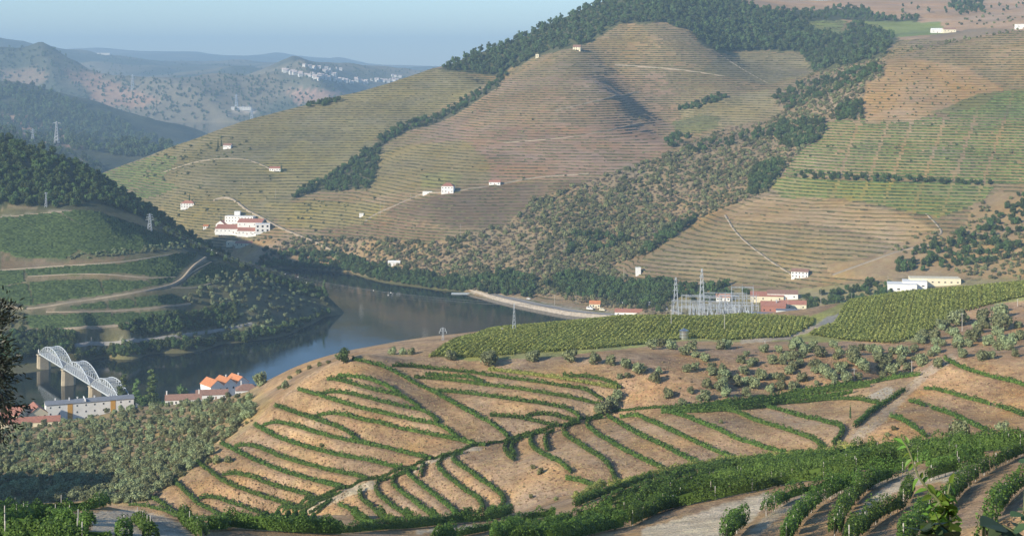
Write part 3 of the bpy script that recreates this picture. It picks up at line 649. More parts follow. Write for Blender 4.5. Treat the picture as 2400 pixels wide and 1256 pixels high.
# ------------------------------------------------------------------ the river
mw, t, b, o = nodes('river_water')
b.inputs['Base Color'].default_value = (.012,.02,.02,1); b.inputs['Roughness'].default_value = .09; b.inputs['IOR'].default_value = 1.33
tc = t.nodes.new('ShaderNodeTexCoord').outputs['Object']
n1 = noise(t, tc, .35, 3); n2 = noise(t, tc, .03, 3)
bp = t.nodes.new('ShaderNodeBump'); bp.inputs['Strength'].default_value = .06; bp.inputs['Distance'].default_value = .6
t.links.new(n1.outputs[0], bp.inputs['Height']); t.links.new(bp.outputs[0], b.inputs['Normal'])
t.links.new(mapr(t, n2.outputs[0], .35, .65, .025, .11), b.inputs['Roughness'])
me = bpy.data.meshes.new('river'); me.from_pydata([(-5000,800,0),(700,800,0),(700,1700,0),(-200,7500,0),(-5000,7500,0)], [], [(0,1,2,3,4)])
tag(link('river', me, mw), kind='structure')
me = bpy.data.meshes.new('ground'); me.from_pydata([(-12000,-1500,-60),(12000,-1500,-60),(12000,22500,-60),(-12000,22500,-60)], [], [(0,1,2,3)])
tag(link('ground', me, mat_plain('far_ground', (.2,.16,.1), .95, 0, .3, .002)), kind='structure')

# ------------------------------------------------------------------ foliage
L_VINE = mat_leaf('vine_leaf', (.045,.105,.018), (.125,.2,.036), .2, .6, .012, .1)
L_VINEY = mat_leaf('vine_leaf_yellowing', (.21,.25,.055), (.42,.43,.125), .35, .6, .008, .03)
L_FARV = mat_leaf('terrace_vine', (.095,.095,.04), (.19,.165,.075), .2, .8)
L_FARG = mat_leaf('green_terrace_vine', (.06,.1,.028), (.15,.19,.05), .2, .8)
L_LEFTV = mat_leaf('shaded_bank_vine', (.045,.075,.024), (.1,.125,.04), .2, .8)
L_OLIVE = mat_leaf('olive_leaf', (.15,.18,.08), (.30,.325,.165), .15, .7)
L_OAK = mat_leaf('oak_leaf', (.05,.085,.025), (.12,.165,.05), .25, .7)
L_BUSH = mat_leaf('scrub_leaf', (.10,.12,.042), (.27,.255,.115), .2, .8)
L_DRY = mat_leaf('dry_scrub', (.2,.165,.1), (.33,.27,.17), .2, .9)
L_PINE = mat_leaf('pine_needles', (.05,.085,.03), (.115,.15,.055), .15, .8)
L_POP = mat_leaf('poplar_leaf', (.1,.17,.045), (.2,.27,.085), .3, .6)
BARK = mat_plain('bark', (.13,.1,.075), .95, 0, .3, 6, .6)
POSTM = mat_plain('weathered_post', (.5,.47,.42), .9, 0, .2, 5)

def quads(Cn, N, size, rng, asp=1.0):
    """leaf cards: centres Cn (n,3), outward normals N, edge size (n,)"""
    n = len(Cn); N = N/np.maximum(np.linalg.norm(N, axis=1, keepdims=True), 1e-6)
    r = rng.normal(size=(n, 3)); A = np.cross(N, r); A /= np.maximum(np.linalg.norm(A, axis=1, keepdims=True), 1e-6); B = np.cross(N, A)
    A = A*size[:, None]*.5; B = B*size[:, None]*.5*asp
    V = np.stack([Cn-A-B*.6, Cn+A*.5-B, Cn+A+B*.6, Cn-A*.4+B], 1).reshape(-1, 3)
    return V, np.arange(4*n).reshape(n, 4)
def crown_mesh(name, seed, n, lumps, leaf, jit=.45, core=True):
    rng = np.random.RandomState(seed); L = np.array(lumps, float)
    wgt = L[:, 3]**2; k = rng.choice(len(L), n, p=wgt/wgt.sum())
    d = rng.normal(size=(n, 3)); d /= np.linalg.norm(d, axis=1, keepdims=True)
    Cn = L[k, :3]+d*L[k, 3:4]*rng.uniform(.78, 1.06, (n, 1))
    # keep leaves on the outside of the whole crown
    ins = np.zeros(n, bool)
    for l in L: ins |= (np.linalg.norm(Cn-l[:3], axis=1) < l[3]*.74)
    Cn = Cn[~ins]; d = d[~ins]
    V, Q = quads(Cn, d+rng.normal(size=d.shape)*jit, leaf*rng.uniform(.6, 1.3, len(Cn)), rng)
    if core:
        for l in L:
            r = l[3]*.76; b = len(V)
            P = np.array([(0,0,1),(1,0,0),(0,1,0),(-1,0,0),(0,-1,0),(0,0,-1)], float)*r+l[:3]
            V = np.vstack([V, P]); T = [(0,1,2),(0,2,3),(0,3,4),(0,4,1),(5,2,1),(5,3,2),(5,4,3),(5,1,4)]
            Q = np.vstack([Q, [(b+a, b+c, b+e, b+e) for a, c, e in T]])
    me = bpy.data.meshes.new(name)
    faces = [tuple(f) if f[2] != f[3] else tuple(f[:3]) for f in Q.tolist()]
    me.from_pydata(V.tolist(), [], faces); me.update(); return me
def lumps_round(seed, n=9, h=1.5, z0=.35):
    rng = random.Random(seed); out = [(0, 0, z0+h*.5, .62)]
    for i in range(n):
        a = rng.uniform(0, 6.28); e = rng.uniform(.15, .95); rr = .62*math.sqrt(1-(2*e-1)**2*.7)*rng.uniform(.6, 1)
        out.append((rr*math.cos(a), rr*math.sin(a), z0+h*e*.92, rng.uniform(.26, .46)))
    return out
def lumps_tall(seed, n=12, h=4.0, r=.7):
    rng = random.Random(seed); out = []
    for i in range(n):
        e = (i+.5)/n; rr = r*(1-abs(2*e-.9)**2*.7)*rng.uniform(.3, .6); a = rng.uniform(0, 6.28)
        out.append((rr*math.cos(a), rr*math.sin(a), .25+h*e, rng.uniform(.36, .55)*r*(1.25-.6*e)))
    return out
def lumps_pine(seed, h=3.0):
    rng = random.Random(seed); out = []
    for i in range(6):
        e = i/5; a = rng.uniform(0, 6.28); rr = .35*(1-e)
        out.append((rr*math.cos(a), rr*math.sin(a), .5+h*e*.85, .55*(1-.68*e)))
    return out
def trunk_mesh(name, seed, h, r, lim=3, spread=.5):
    rng = random.Random(seed); m = MB(); p = Vector((0,0,-.15)); pts = [p]
    for i in range(3): p = p+Vector((rng.uniform(-.06,.06), rng.uniform(-.06,.06), (h+.15)/3)); pts.append(p)
    for i in range(3): m.bar(pts[i], pts[i+1], r*(1-.2*i), 6, r*(1-.2*(i+1)))
    for i in range(lim):
        a = 6.28*i/lim+rng.uniform(-.4,.4); e = pts[-1]+Vector((spread*math.cos(a), spread*math.sin(a), h*rng.uniform(.5,.9)))
        m.bar(pts[-1]-Vector((0,0,.05)), e, r*.45, 5, r*.15)
    return m.mesh(name)
KIND = {}
def kind(key, name, mat, meshes, trunks=None):
    for me in meshes: me.materials.append(mat)
    for me in trunks or []: me.materials.append(BARK)
    KIND[key] = dict(name=name, crowns=meshes, trunks=trunks, mat=mat, pts=[])
kind('olive', 'olive_tree', L_OLIVE, [crown_mesh('olive_crown', 10+i, 620, lumps_round(10+i, 12, 1.15, .12), .17) for i in range(5)], [trunk_mesh('olive_trunk', i, .36, .085, 4, .45) for i in range(3)])
kind('oak', 'oak_tree', L_OAK, [crown_mesh('oak_crown', 30+i, 560, lumps_round(30+i, 12, 1.5, .25), .19) for i in range(5)], [trunk_mesh('oak_trunk', 7+i, .6, .08, 4, .4) for i in range(3)])
kind('bush', 'scrub_bush', L_BUSH, [crown_mesh('bush_foliage', 50+i, 260, lumps_round(50+i, 8, 1.0, -.05), .24) for i in range(5)])
kind('dry', 'dry_scrub', L_DRY, [crown_mesh('dry_foliage', 60+i, 160, lumps_round(60+i, 6, .7, -.1), .26) for i in range(4)])
kind('tuft', 'dry_grass', mat_leaf('dry_grass_tuft', (.34,.235,.125), (.52,.39,.22), .25, .95), [crown_mesh('tuft_blades', 65+i, 60, lumps_round(65+i, 4, .35, -.12), .3) for i in range(4)])
kind('pine', 'pine_tree', L_PINE, [crown_mesh('pine_crown', 70+i, 260, lumps_round(70+i, 9, 1.7+.3*(i%3), .2), .27) for i in range(5)])
kind('poplar', 'poplar_tree', L_POP, [crown_mesh('poplar_crown', 80+i, 1100, lumps_tall(80+i), .16) for i in range(3)], [trunk_mesh('poplar_trunk', 21, 1.0, .09, 3, .3)])
kind('cypress', 'cypress_tree', L_PINE, [crown_mesh('cypress_crown', 90, 420, [(0,0,.3+.5*i,.36*(1-(i/8)**1.6)+.05) for i in range(8)], .2)], [trunk_mesh('cypress_trunk', 22, .5, .06, 2, .05)])

# geometry-node instancer, used only for vegetation nobody could count
def instancer(key, coll):
    ng = bpy.data.node_groups.new('scatter_'+key, 'GeometryNodeTree')
    ng.interface.new_socket('Geometry', in_out='INPUT', socket_type='NodeSocketGeometry'); ng.interface.new_socket('Geometry', in_out='OUTPUT', socket_type='NodeSocketGeometry')
    gi = ng.nodes.new('NodeGroupInput'); go = ng.nodes.new('NodeGroupOutput'); ip = ng.nodes.new('GeometryNodeInstanceOnPoints')
    ci = ng.nodes.new('GeometryNodeCollectionInfo'); ci.inputs['Collection'].default_value = coll; ci.inputs['Separate Children'].default_value = True; ci.inputs['Reset Children'].default_value = True
    def attr(n, tp):
        a = ng.nodes.new('GeometryNodeInputNamedAttribute'); a.data_type = tp; a.inputs['Name'].default_value = n; return [s for s in a.outputs if s.enabled][0]
    lk = ng.links.new
    lk(gi.outputs[0], ip.inputs['Points']); lk(ci.outputs[0], ip.inputs['Instance']); ip.inputs['Pick Instance'].default_value = True
    lk(attr('idx', 'INT'), ip.inputs['Instance Index']); lk(attr('rot', 'FLOAT_VECTOR'), ip.inputs['Rotation']); lk(attr('scl', 'FLOAT_VECTOR'), ip.inputs['Scale'])
    lk(ip.outputs[0], go.inputs[0]); return ng
def make_stuff(key, name, label, cat, pts):
    if not pts: return
    K = KIND[key]
    if 'ng' not in K:
        cl = bpy.data.collections.new('prototypes_'+key)
        for me in K['crowns']: cl.objects.link(bpy.data.objects.new('prototype_'+key, me))
        K['ng'] = instancer(key, cl)
    P = np.array([p[:3] for p in pts], np.float32); n = len(P); rng = np.random.RandomState(len(pts))
    me = bpy.data.meshes.new(name); me.vertices.add(n); me.vertices.foreach_set('co', P.ravel())
    a = me.attributes.new('idx', 'INT', 'POINT'); a.data.foreach_set('value', rng.randint(0, len(K['crowns']), n).astype(np.int32))
    rot = np.zeros((n, 3), np.float32); rot[:, 2] = rng.uniform(0, 6.28, n)
    a = me.attributes.new('rot', 'FLOAT_VECTOR', 'POINT'); a.data.foreach_set('vector', rot.ravel())
    sz = np.array([p[3]*.5 for p in pts]); sc = np.stack([sz*rng.uniform(.85,1.15,n), sz*rng.uniform(.85,1.15,n), sz*rng.uniform(.8,1.2,n)], 1).astype(np.float32)
    a = me.attributes.new('scl', 'FLOAT_VECTOR', 'POINT'); a.data.foreach_set('vector', sc.ravel())
    o = link(name, me); md = o.modifiers.new('scatter', 'NODES'); md.node_group = K['ng']
    tag(o, label, cat, kind='stuff'); return o
def make_plant(key, x, y, z, size, label, group=None, zs=1.0):
    K = KIND[key]; rng = random
    s = size*.5; rz = rng.uniform(0, 6.28)
    cat = {'olive_tree':'olive tree','oak_tree':'tree','scrub_bush':'bush','dry_scrub':'bush','pine_tree':'pine','poplar_tree':'poplar','cypress_tree':'cypress'}[K['name']]
    if K['trunks']:
        r = empty(K['name'], (x, y, z), rz); r.scale = (s, s, s*zs)
        link('trunk', rng.choice(K['trunks']), None, r); link('crown', rng.choice(K['crowns']), None, r)
    else:
        r = link(K['name'], rng.choice(K['crowns'])); r.location = (x, y, z); r.rotation_euler[2] = rz; r.scale = (s*rng.uniform(.85,1.15), s, s*zs)
    return tag(r, label, cat, group)
def scatter(T, poly, sx, sy, prob, rng=np.random.RandomState(5), ymin=0, dens=None, far=0):
    xs = [p[0] for p in poly]; ys = [p[1] for p in poly]; out = []
    GX, GY = np.meshgrid(np.arange(min(xs), max(xs), sx), np.arange(min(ys), max(ys), sy)); n = GX.size
    PXs = GX.ravel()+rng.uniform(-.6,.6,n)*sx; PYs = GY.ravel()+rng.uniform(-.6,.6,n)*sy
    ok = (rng.rand(n) <= prob) & inpoly(poly, PXs, PYs)
    for px, py in zip(PXs[ok], PYs[ok]):
        h = T.hit(px, py, ymin)
        if h is None or h[2] < .5 or h[1] < far: continue
        if dens and vnoise(h[0]/dens, h[1]/dens) < rng.uniform(-.7, .25): continue
        out.append(tuple(float(c) for c in h))
    return out
PL = {k: [] for k in KIND}      # kind -> (x, y, z, size, label, group)
def zone(T, poly, sx, sy, prob, key, s0, s1, label, group, ymin=0, dens=None, far=0):
    for (x, y, z) in scatter(T, poly, sx, sy, prob, ymin=ymin, dens=dens, far=far):
        PL[key].append((x, y, z, random.uniform(s0, s1), label, group))
def at(T, key, px, py, r, label, group=None, zs=1.0, base=.8, ind=True):
    """a plant whose crown is centred on a photo pixel, r pixels in radius"""
    h = T.hit(px, py+r*base)
    if h is None: return None
    return make_plant(key, h[0], h[1], h[2], 2*r*h[1]/F, label, group, zs)

# ---- olive groves and other near trees
zone(near, [(-60,1180),(-60,1040),(0,1015),(110,992),(300,960),(400,945),(560,925),(600,945),(590,985),(480,1075),(350,1172),(200,1190)], 14, 8, .93, 'olive', 2.2, 5.2,
     'grey-green olive tree in the grove on the slope below the white apartment block', 'olive grove below the apartments', far=430)
zone(near, [(-60,1190),(-60,1060),(300,970),(590,930),(600,980),(480,1080),(350,1175)], 17, 9, .7, 'dry', 1.2, 2.8, 'dry tuft among the olives', 'dry tufts among the olives', far=430)
zone(near, [(-60,1190),(-60,1060),(300,970),(590,930),(600,980),(480,1080),(350,1175)], 15, 8, .35, 'bush', 1.2, 3.0, 'low bush among the olives of the grove', 'low bushes among the olives', far=430)
ZO = lambda *p: [(1850+x/4.187, 560+y/4.187, r/4.187) for x, y, r in p]
k6 = lambda *p: [(1550+x/4.8, 860+y/4.8, r/4.8) for x, y, r in p]
k7 = lambda *p: [(1950+x/5.233, 820+y/5.233, r/5.233) for x, y, r in p]
k3 = lambda *p: [(1050+x/4.8, 830+y/4.8, r/4.8) for x, y, r in p]
z5 = lambda *p: [(800+x/2.99, 420+y/2.99, r/2.99) for x, y, r in p]
for lst, lab, grp in (
  (ZO((2060,690,90),(1900,740,80),(1650,760,100),(2090,800,110),(1480,830,60),(1430,930,70),(1620,910,60),(1280,970,60),(1500,1010,45),(1810,930,85),(1860,870,60),(2050,900,70),(1950,980,65),(2140,1010,80),(2270,930,60),
      (1440,1070,55),(1760,1010,50),(1700,1110,55),(1890,1130,60),(1300,1170,75),(1310,920,60)), 'olive tree on red earth at the right edge', 'olive trees at the right edge'),
  (ZO((150,1060,60),(30,1020,45),(40,1130,60),(300,1090,75),(630,1130,85),(720,1210,70),(870,1080,60),(870,1160,55),(970,1160,50),(1110,1090,75),(1100,1170,50),(260,1220,70)), 'olive tree on the red bank just below the two vine fields', 'olive trees on the red bank'),
  (k6((570,40,55),(690,20,70),(930,30,60),(1130,80,75),(1050,170,80),(1360,100,50),(1590,100,70),(1340,190,70),(1490,200,70),(1230,220,60),(1440,20,65),(1720,0,50),(1900,60,90),(2080,100,70),(80,290,70),(330,250,50),(490,300,75),(730,270,65),
      (640,210,60),(870,170,50),(960,270,65),(240,390,60),(420,340,40),(1750,170,40),(1950,170,55)), 'olive tree on the red bank above the dense green rows', 'olive trees on the red bank'),
  (k7((290,100,80),(390,180,80),(570,80,75),(690,80,70),(850,110,65),(850,10,70),(590,210,55),(750,230,100),(920,190,60),(1110,110,85),(180,320,80),(330,310,60),(620,290,60),(1300,150,80),(1600,40,60),(1850,40,60)),
      'olive tree near the top of the tan track at the right', 'olive trees at the top of the track'),
  (k3((470,40,110),(960,10,80),(1380,10,90),(1650,40,85),(1830,60,75),(1990,90,75),(2150,150,85),(2330,250,80),(2370,180,50),(1930,240,40),(2020,230,45)), 'olive tree lining the lower edge of the plateau field', 'olive trees along the plateau edge'),
  (k3((1900,440,70),(1840,520,80),(1770,590,90),(1700,600,70)), 'grey bush in the clump where the track meets the dense rows', 'grey bushes by the track'),
  (z5((360,1195,35),(430,1200,30),(490,1200,30),(765,1225,45),(1040,1230,55),(2180,1150,45),(2240,1140,40),(2310,1150,45),(1320,1235,40),(1600,1235,40)), 'small olive tree on the rim of the plateau', 'olive trees on the plateau rim')):
    for px, py, r in lst: at(near, 'olive', px, py, r*1.18, lab, grp)
at(near, 'olive', 610, 886, 24, 'large round olive tree beside the orange-roofed riverside houses'); at(near, 'olive', 668, 901, 14, 'dark round shrub standing alone on the crest right of the large olive')
at(near, 'oak', 805, 836, 20, 'dark green bush on the crest at the top of the knoll')
at(near, 'olive', 2246, 1004, 36, 'big feathery grey-green bush above the near vineyard'); at(near, 'olive', 2350, 1000, 20, 'smaller grey bush right of the big feathery one')
at(near, 'olive', 2145, 1050, 22, 'pale grey-green bush at the far edge of the near vineyard')
for px, py, r in ((1993,975,6),): at(near, 'cypress', px, py, r, 'lone young conifer on the small grass bank', zs=1.5)
for px, py, r in ((700,868,9),(725,858,8),(750,850,9),(770,846,7),(680,882,8),(655,905,8)): at(near, 'bush', px, py, r, 'scrubby bush on the crest between the olive tree and the knoll', 'bushes on the crest')
for px, py, r in ((510,1070,16),(490,1075,12),(535,1072,14),(755,1040,8),(1265,1100,12),(1250,1090,9),(1245,1160,8),(1305,1165,9),(1690,985,8),(2095,1000,9),(2080,1015,9),(420,1110,9),(1980,700+150,12),(1690,905,14),(1690,880,13),(1690,893,12),(1960,830,13),(1965,850,14),(1965,815,12)):
    at(near, 'bush', px, py, r, 'green weed bush on a bare grass bank among the vine rows', 'weed bushes on the banks')
zone(near, [(1500,850),(1700,810),(2150,805),(2240,745),(2420,705),(2420,850),(2230,845),(1900,890),(1560,930)], 26, 15, .45, 'dry', .7, 1.5, 'dry tuft on the red bank', 'dry tufts')
zone(near, [(480,1180),(600,960),(860,840),(1450,850),(2350,850),(2390,1000),(1900,1060),(1200,1160),(900,1220),(600,1200)], 30, 17, .22, 'dry', .4, .9, 'dry tuft on the banks', 'dry tufts')
zone(near, [(400,1150),(480,1080),(620,980),(720,880),(860,838),(1450,850),(1700,830),(2100,830),(2395,860),(2395,1010),(2050,1050),(1550,1130),(1150,1195),(880,1230),(480,1210)], 8.5, 5.2, .8, 'tuft', .4, 1.0, '', '', far=390)
zone(near, [(1560,830),(1750,805),(2140,812),(2240,750),(2395,710),(2395,845),(2230,835),(2100,870),(1900,880),(1650,915)], 27, 17, .62, 'olive', 3.2, 5.6, 'olive tree scattered over the red bank between vine fields and green rows', 'olive trees scattered on the red bank')
# ---- left bank
zone(left, [(-80,330),(0,318),(60,326),(110,350),(150,366),(165,440),(230,480),(110,490),(0,480),(-80,480)], 13, 8, .95, 'oak', 6, 9.5, 'oak in the wood on top of the left bank hill', 'wood on the left bank hill')
zone(left, [(150,366),(260,432),(340,482),(440,556),(520,602),(640,640),(780,698),(720,672),(600,625),(480,575),(400,515),(240,412)], 7, 3.5, .9, 'oak', 4, 7, 'dark tree along the crest of the left bank hill', 'trees along the left bank crest')
zone(left, [(150,366),(260,432),(345,482),(445,556),(500,592),(640,638),(780,695),(770,708),(690,682),(600,645),(520,612),(470,592),(430,572),(330,510),(235,470)], 8, 4.5, .85, 'oak', 4, 7, 'dark tree on the shaded crest slope', 'trees along the left bank crest')
zone(left, [(170,380),(260,440),(330,490),(300,500),(240,480),(180,450)], 10, 6, .8, 'oak', 4, 7, 'dark tree on the shaded crest slope', 'trees along the left bank crest')
zone(left, [(420,700),(500,650),(600,650),(700,680),(772,700),(775,750),(700,772),(560,800),(420,815),(250,830),(200,820),(330,800),(520,770),(560,730),(480,720)], 12, 7, .45, 'olive', 3, 6, 'pale olive tree on the lower left bank', 'olives on the lower left bank')
zone(left, [(270,770),(450,735),(560,715),(560,760),(480,775),(330,790)], 10, 6, .8, 'oak', 5, 8, 'dark tree in the belt below the vine blocks of the left bank', 'tree belt of the left bank')
zone(left, [(180,835),(330,815),(520,795),(640,775),(772,735),(774,750),(700,778),(560,805),(400,828),(240,842),(180,848)], 10, 5, .85, 'oak', 4.5, 8, 'leafy tree at the water on the left bank', 'waterside trees of the left bank')
zone(left, [(0,800),(60,785),(170,780),(175,830),(95,835),(60,850),(0,860)], 12, 7, .8, 'oak', 6, 10, 'dark tree above the far end of the bridge', 'trees at the far bridgehead')
zone(left, [(160,600),(420,570),(440,585),(300,598),(150,612)], 8, 4, .7, 'olive', 2.5, 4, 'olive in the line between the vine blocks', 'olive lines of the left bank')
zone(left, [(-20,700),(60,720),(65,790),(-20,790)], 12, 8, .6, 'bush', 3, 5, 'scrub bush left of the vine blocks', 'scrub of the left bank')
zone(left, [(120,835),(500,790),(560,740),(700,700),(560,790),(300,830)], 12, 7, .35, 'bush', 2, 4, 'scrub bush on the lower left bank', 'scrub of the left bank')
zone(left, [(470,640),(590,640),(680,675),(560,690),(500,680)], 11, 6, .5, 'olive', 3, 5, 'pale olive tree on the lower left bank', 'olives on the lower left bank')
at(left, 'poplar', 550, 745, 13, 'tall bright green tree standing above the belt on the left bank', zs=.9); at(left, 'oak', 575, 790, 17, 'bright rounded tree at the water below the tall one')
at(left, 'poplar', 760, 683, 9, 'bright tree on the very tip of the left bank', zs=.9); at(left, 'bush', 185, 833, 13, 'yellow-green bush just right of the bridge\'s far end')
# ---- main hill and right hill
zone(main, forest_poly, 9.5, 6, .95, 'pine', 7, 11, '', '')
zone(main, gully_poly, 7, 5, .75, 'oak', 4.5, 8.5, 'dark tree in the gully running down the big terraced hill', 'trees in the hill gully')
zone(main, gully2_poly, 7, 5, .8, 'oak', 4.5, 8.5, 'dark tree in the gully running down the big terraced hill', 'trees in the hill gully')
zone(main, band([(1590,255),(1640,248),(1700,225)], 14), 8, 5, .9, 'oak', 5, 8, 'dark tree in the strip across the terraces', 'trees in the strip')
zone(main, band([(720,250),(760,246),(800,236)], 9), 7, 4, .9, 'oak', 6, 9, 'tree in the short row on the skyline of the left shoulder', 'skyline trees of the shoulder')
zone(main, scrub_poly, 8, 5, .8, 'bush', 2.2, 8.5, 'scrub bush on the rough spur of the right valley', 'scrub on the rough spur', dens=60)
zone(main, scrub_poly, 9, 5, .85, 'dry', 2.5, 5.5, '', '')
for poly, p in (([(1835,285),(1935,280),(1925,325),(1880,352),(1830,345),(1800,310)], .95), ([(1760,400),(1830,370),(1840,395),(1800,446),(1755,465)], .9), ([(1505,590),(1560,540),(1630,508),(1632,518),(1560,570),(1500,604)], .95),
   ([(1560,320),(1620,318),(1600,345),(1560,350)], .9), ([(1960,250),(2022,240),(2022,280),(1960,285)], .9), ([(1810,230),(1880,195),(2060,150),(2070,175),(1960,215),(1850,262)], .75), ([(1600,345),(1850,290),(1860,310),(1620,365)], .55), ([(1330,545),(1500,560),(1400,600),(1330,600)], .4)):
    zone(main, poly, 9, 6, p, 'oak', 5, 9, 'dark oak in a thicket on the rough spur', 'thickets on the rough spur')
zone(main, bank_poly, 10, 6, .95, 'oak', 6, 10, 'leafy tree along the far river bank', 'trees along the far river bank')
zone(main, band([(600,622),(700,625),(810,636),(900,655),(1000,670),(1090,682)], 9), 6, 3, .95, 'oak', 3.5, 7, 'leafy tree along the far river bank', 'trees along the far river bank')
zone(main, bank2_poly, 10, 6, .85, 'oak', 6, 10, 'leafy tree between the quay and the spur', 'trees behind the quay')
zone(main, [(620,585),(820,600),(900,640),(800,635),(600,615)], 10, 6, .8, 'oak', 5, 8, 'leafy tree along the far river bank', 'trees along the far river bank')
zone(main, rightwood_poly, 11, 7, .8, 'bush', 3, 6, 'bush in the scrub behind the warehouses', 'scrub behind the warehouses', dens=60)
zone(main, [(2290,540),(2400,450),(2440,460),(2440,600),(2150,640),(2080,640),(2120,600),(2180,560)], 13, 8, .55, 'oak', 5, 8, 'tree in the scrub behind the warehouses', 'trees behind the warehouses')
zone(main, [(1560,700),(1600,668),(1700,668),(1760,690),(1700,705),(1600,712)], 11, 7, .6, 'oak', 6, 9, 'tree just behind the substation', 'trees behind the substation')
zone(main, [(1870,700),(2080,660),(2100,700),(2000,735),(1880,735)], 12, 7, .6, 'oak', 5, 8, 'tree between the substation and the warehouses', 'trees by the warehouses')
zone(main, [(2030,205),(2130,140),(2250,165),(2330,215),(2250,260),(2130,285),(2030,288)], 15, 9, .7, 'bush', 2, 3.5, 'small round tree in the orchard on orange earth', 'orchard trees on orange earth')
zone(main, [(1860,415),(1880,405),(2330,430),(2330,438),(1850,420)], 13, 5, .9, 'oak', 4, 6, 'round tree in the line across the right hill', 'tree line across the right hill')
zone(main, [(1880,290),(2180,285),(2400,300),(2400,430),(1860,410),(1840,400)], 40, 22, .5, 'bush', 2.5, 5, 'lone round tree on the right hill terraces', 'lone trees on the right hill')
zone(main, [(300,470),(640,410),(900,440),(1000,560),(700,560),(600,470),(420,520)], 26, 13, .4, 'bush', 2.5, 5, 'bush on the lower terraces near the winery', 'bushes on the lower terraces')
zone(main, [(560,555),(820,560),(900,600),(700,600),(560,580)], 14, 8, .5, 'bush', 3, 6, 'bush on the bank below the winery', 'bushes below the winery')
zone(main, [(660,545),(720,470),(860,470),(700,520)], 14, 8, .5, 'bush', 2.5, 5, 'bush on the lower terraces near the winery', 'bushes on the lower terraces')
zone(main, [(900,240),(1600,70),(1560,400),(900,440)], 60, 30, .35, 'bush', 2, 4, 'tiny bush on the terraces of the big hill', 'bushes on the big hill')
zone(main, [(400,330),(560,320),(600,350),(480,400),(300,450),(330,400)], 18, 9, .5, 'bush', 3, 6, 'bush near the houses on the left shoulder', 'bushes on the left shoulder')
zone(main, [(1900,20),(2000,30),(2130,10),(2240,25),(2400,8),(2420,20),(2250,40),(2080,30)], 20, 9, .6, 'pine', 6, 10, '', '')
zone(main, [(2225,5),(2300,2),(2310,28),(2260,36),(2225,30)], 8, 5, .9, 'pine', 8, 11, '', '')
zone(main, [(2200,60),(2310,30),(2400,40),(2400,70),(2290,66)], 14, 8, .6, 'bush', 4, 8, 'bush on the heath at the top right', 'bushes on the top heath')
zone(main, band([(2060,130),(2200,105),(2290,85),(2400,72)], 8), 9, 5, .6, 'bush', 4, 6, 'bush in the hedge along the top of the right hill', 'hedge atop the right hill')
# ---- far hills
zone(farb, [(-100,200),(0,197),(100,210),(200,252),(300,297),(400,340),(470,372),(300,372),(100,340),(-100,280)], 9, 5.5, .7, 'pine', 13, 21, '', '')
zone(fara, [(-100,260),(0,300),(100,330),(235,388),(240,410),(100,420),(-100,420)], 9, 6, .7, 'pine', 9, 15, '', '')
zone(farc, [(-50,95),(200,125),(600,145),(1000,168),(1000,200),(500,320),(100,290),(-50,200)], 7, 3.4, .3, 'pine', 8, 14, '', '', dens=420)

for key, n in (('olive', 260), ('oak', 290), ('bush', 290)):
    PL[key].sort(key=lambda p: -p[3]/p[1])
    for p in PL[key][:n]: make_plant(key, p[0], p[1], p[2]-.05*p[3], p[3], p[4], p[5])
    PL[key] = PL[key][n:]
make_stuff('olive', 'olive_groves', 'smaller olive trees massed in groves', 'olive grove', PL['olive'])
make_stuff('oak', 'woodland', 'dark woodland trees massed in gullies and thickets', 'woodland', PL['oak'])
make_stuff('bush', 'scrubland', 'grey-green scrub massed over the hills', 'scrub', PL['bush'])
make_stuff('dry', 'dry_scrub', 'dry brown scrub and tufts on slopes', 'dry scrub', PL['dry'])
make_stuff('tuft', 'dry_grass', 'dry golden grass tufts on the terrace banks', 'grass', PL['tuft'])
make_stuff('pine', 'pine_forest', 'dark pine forest on the hilltops', 'forest', PL['pine'])

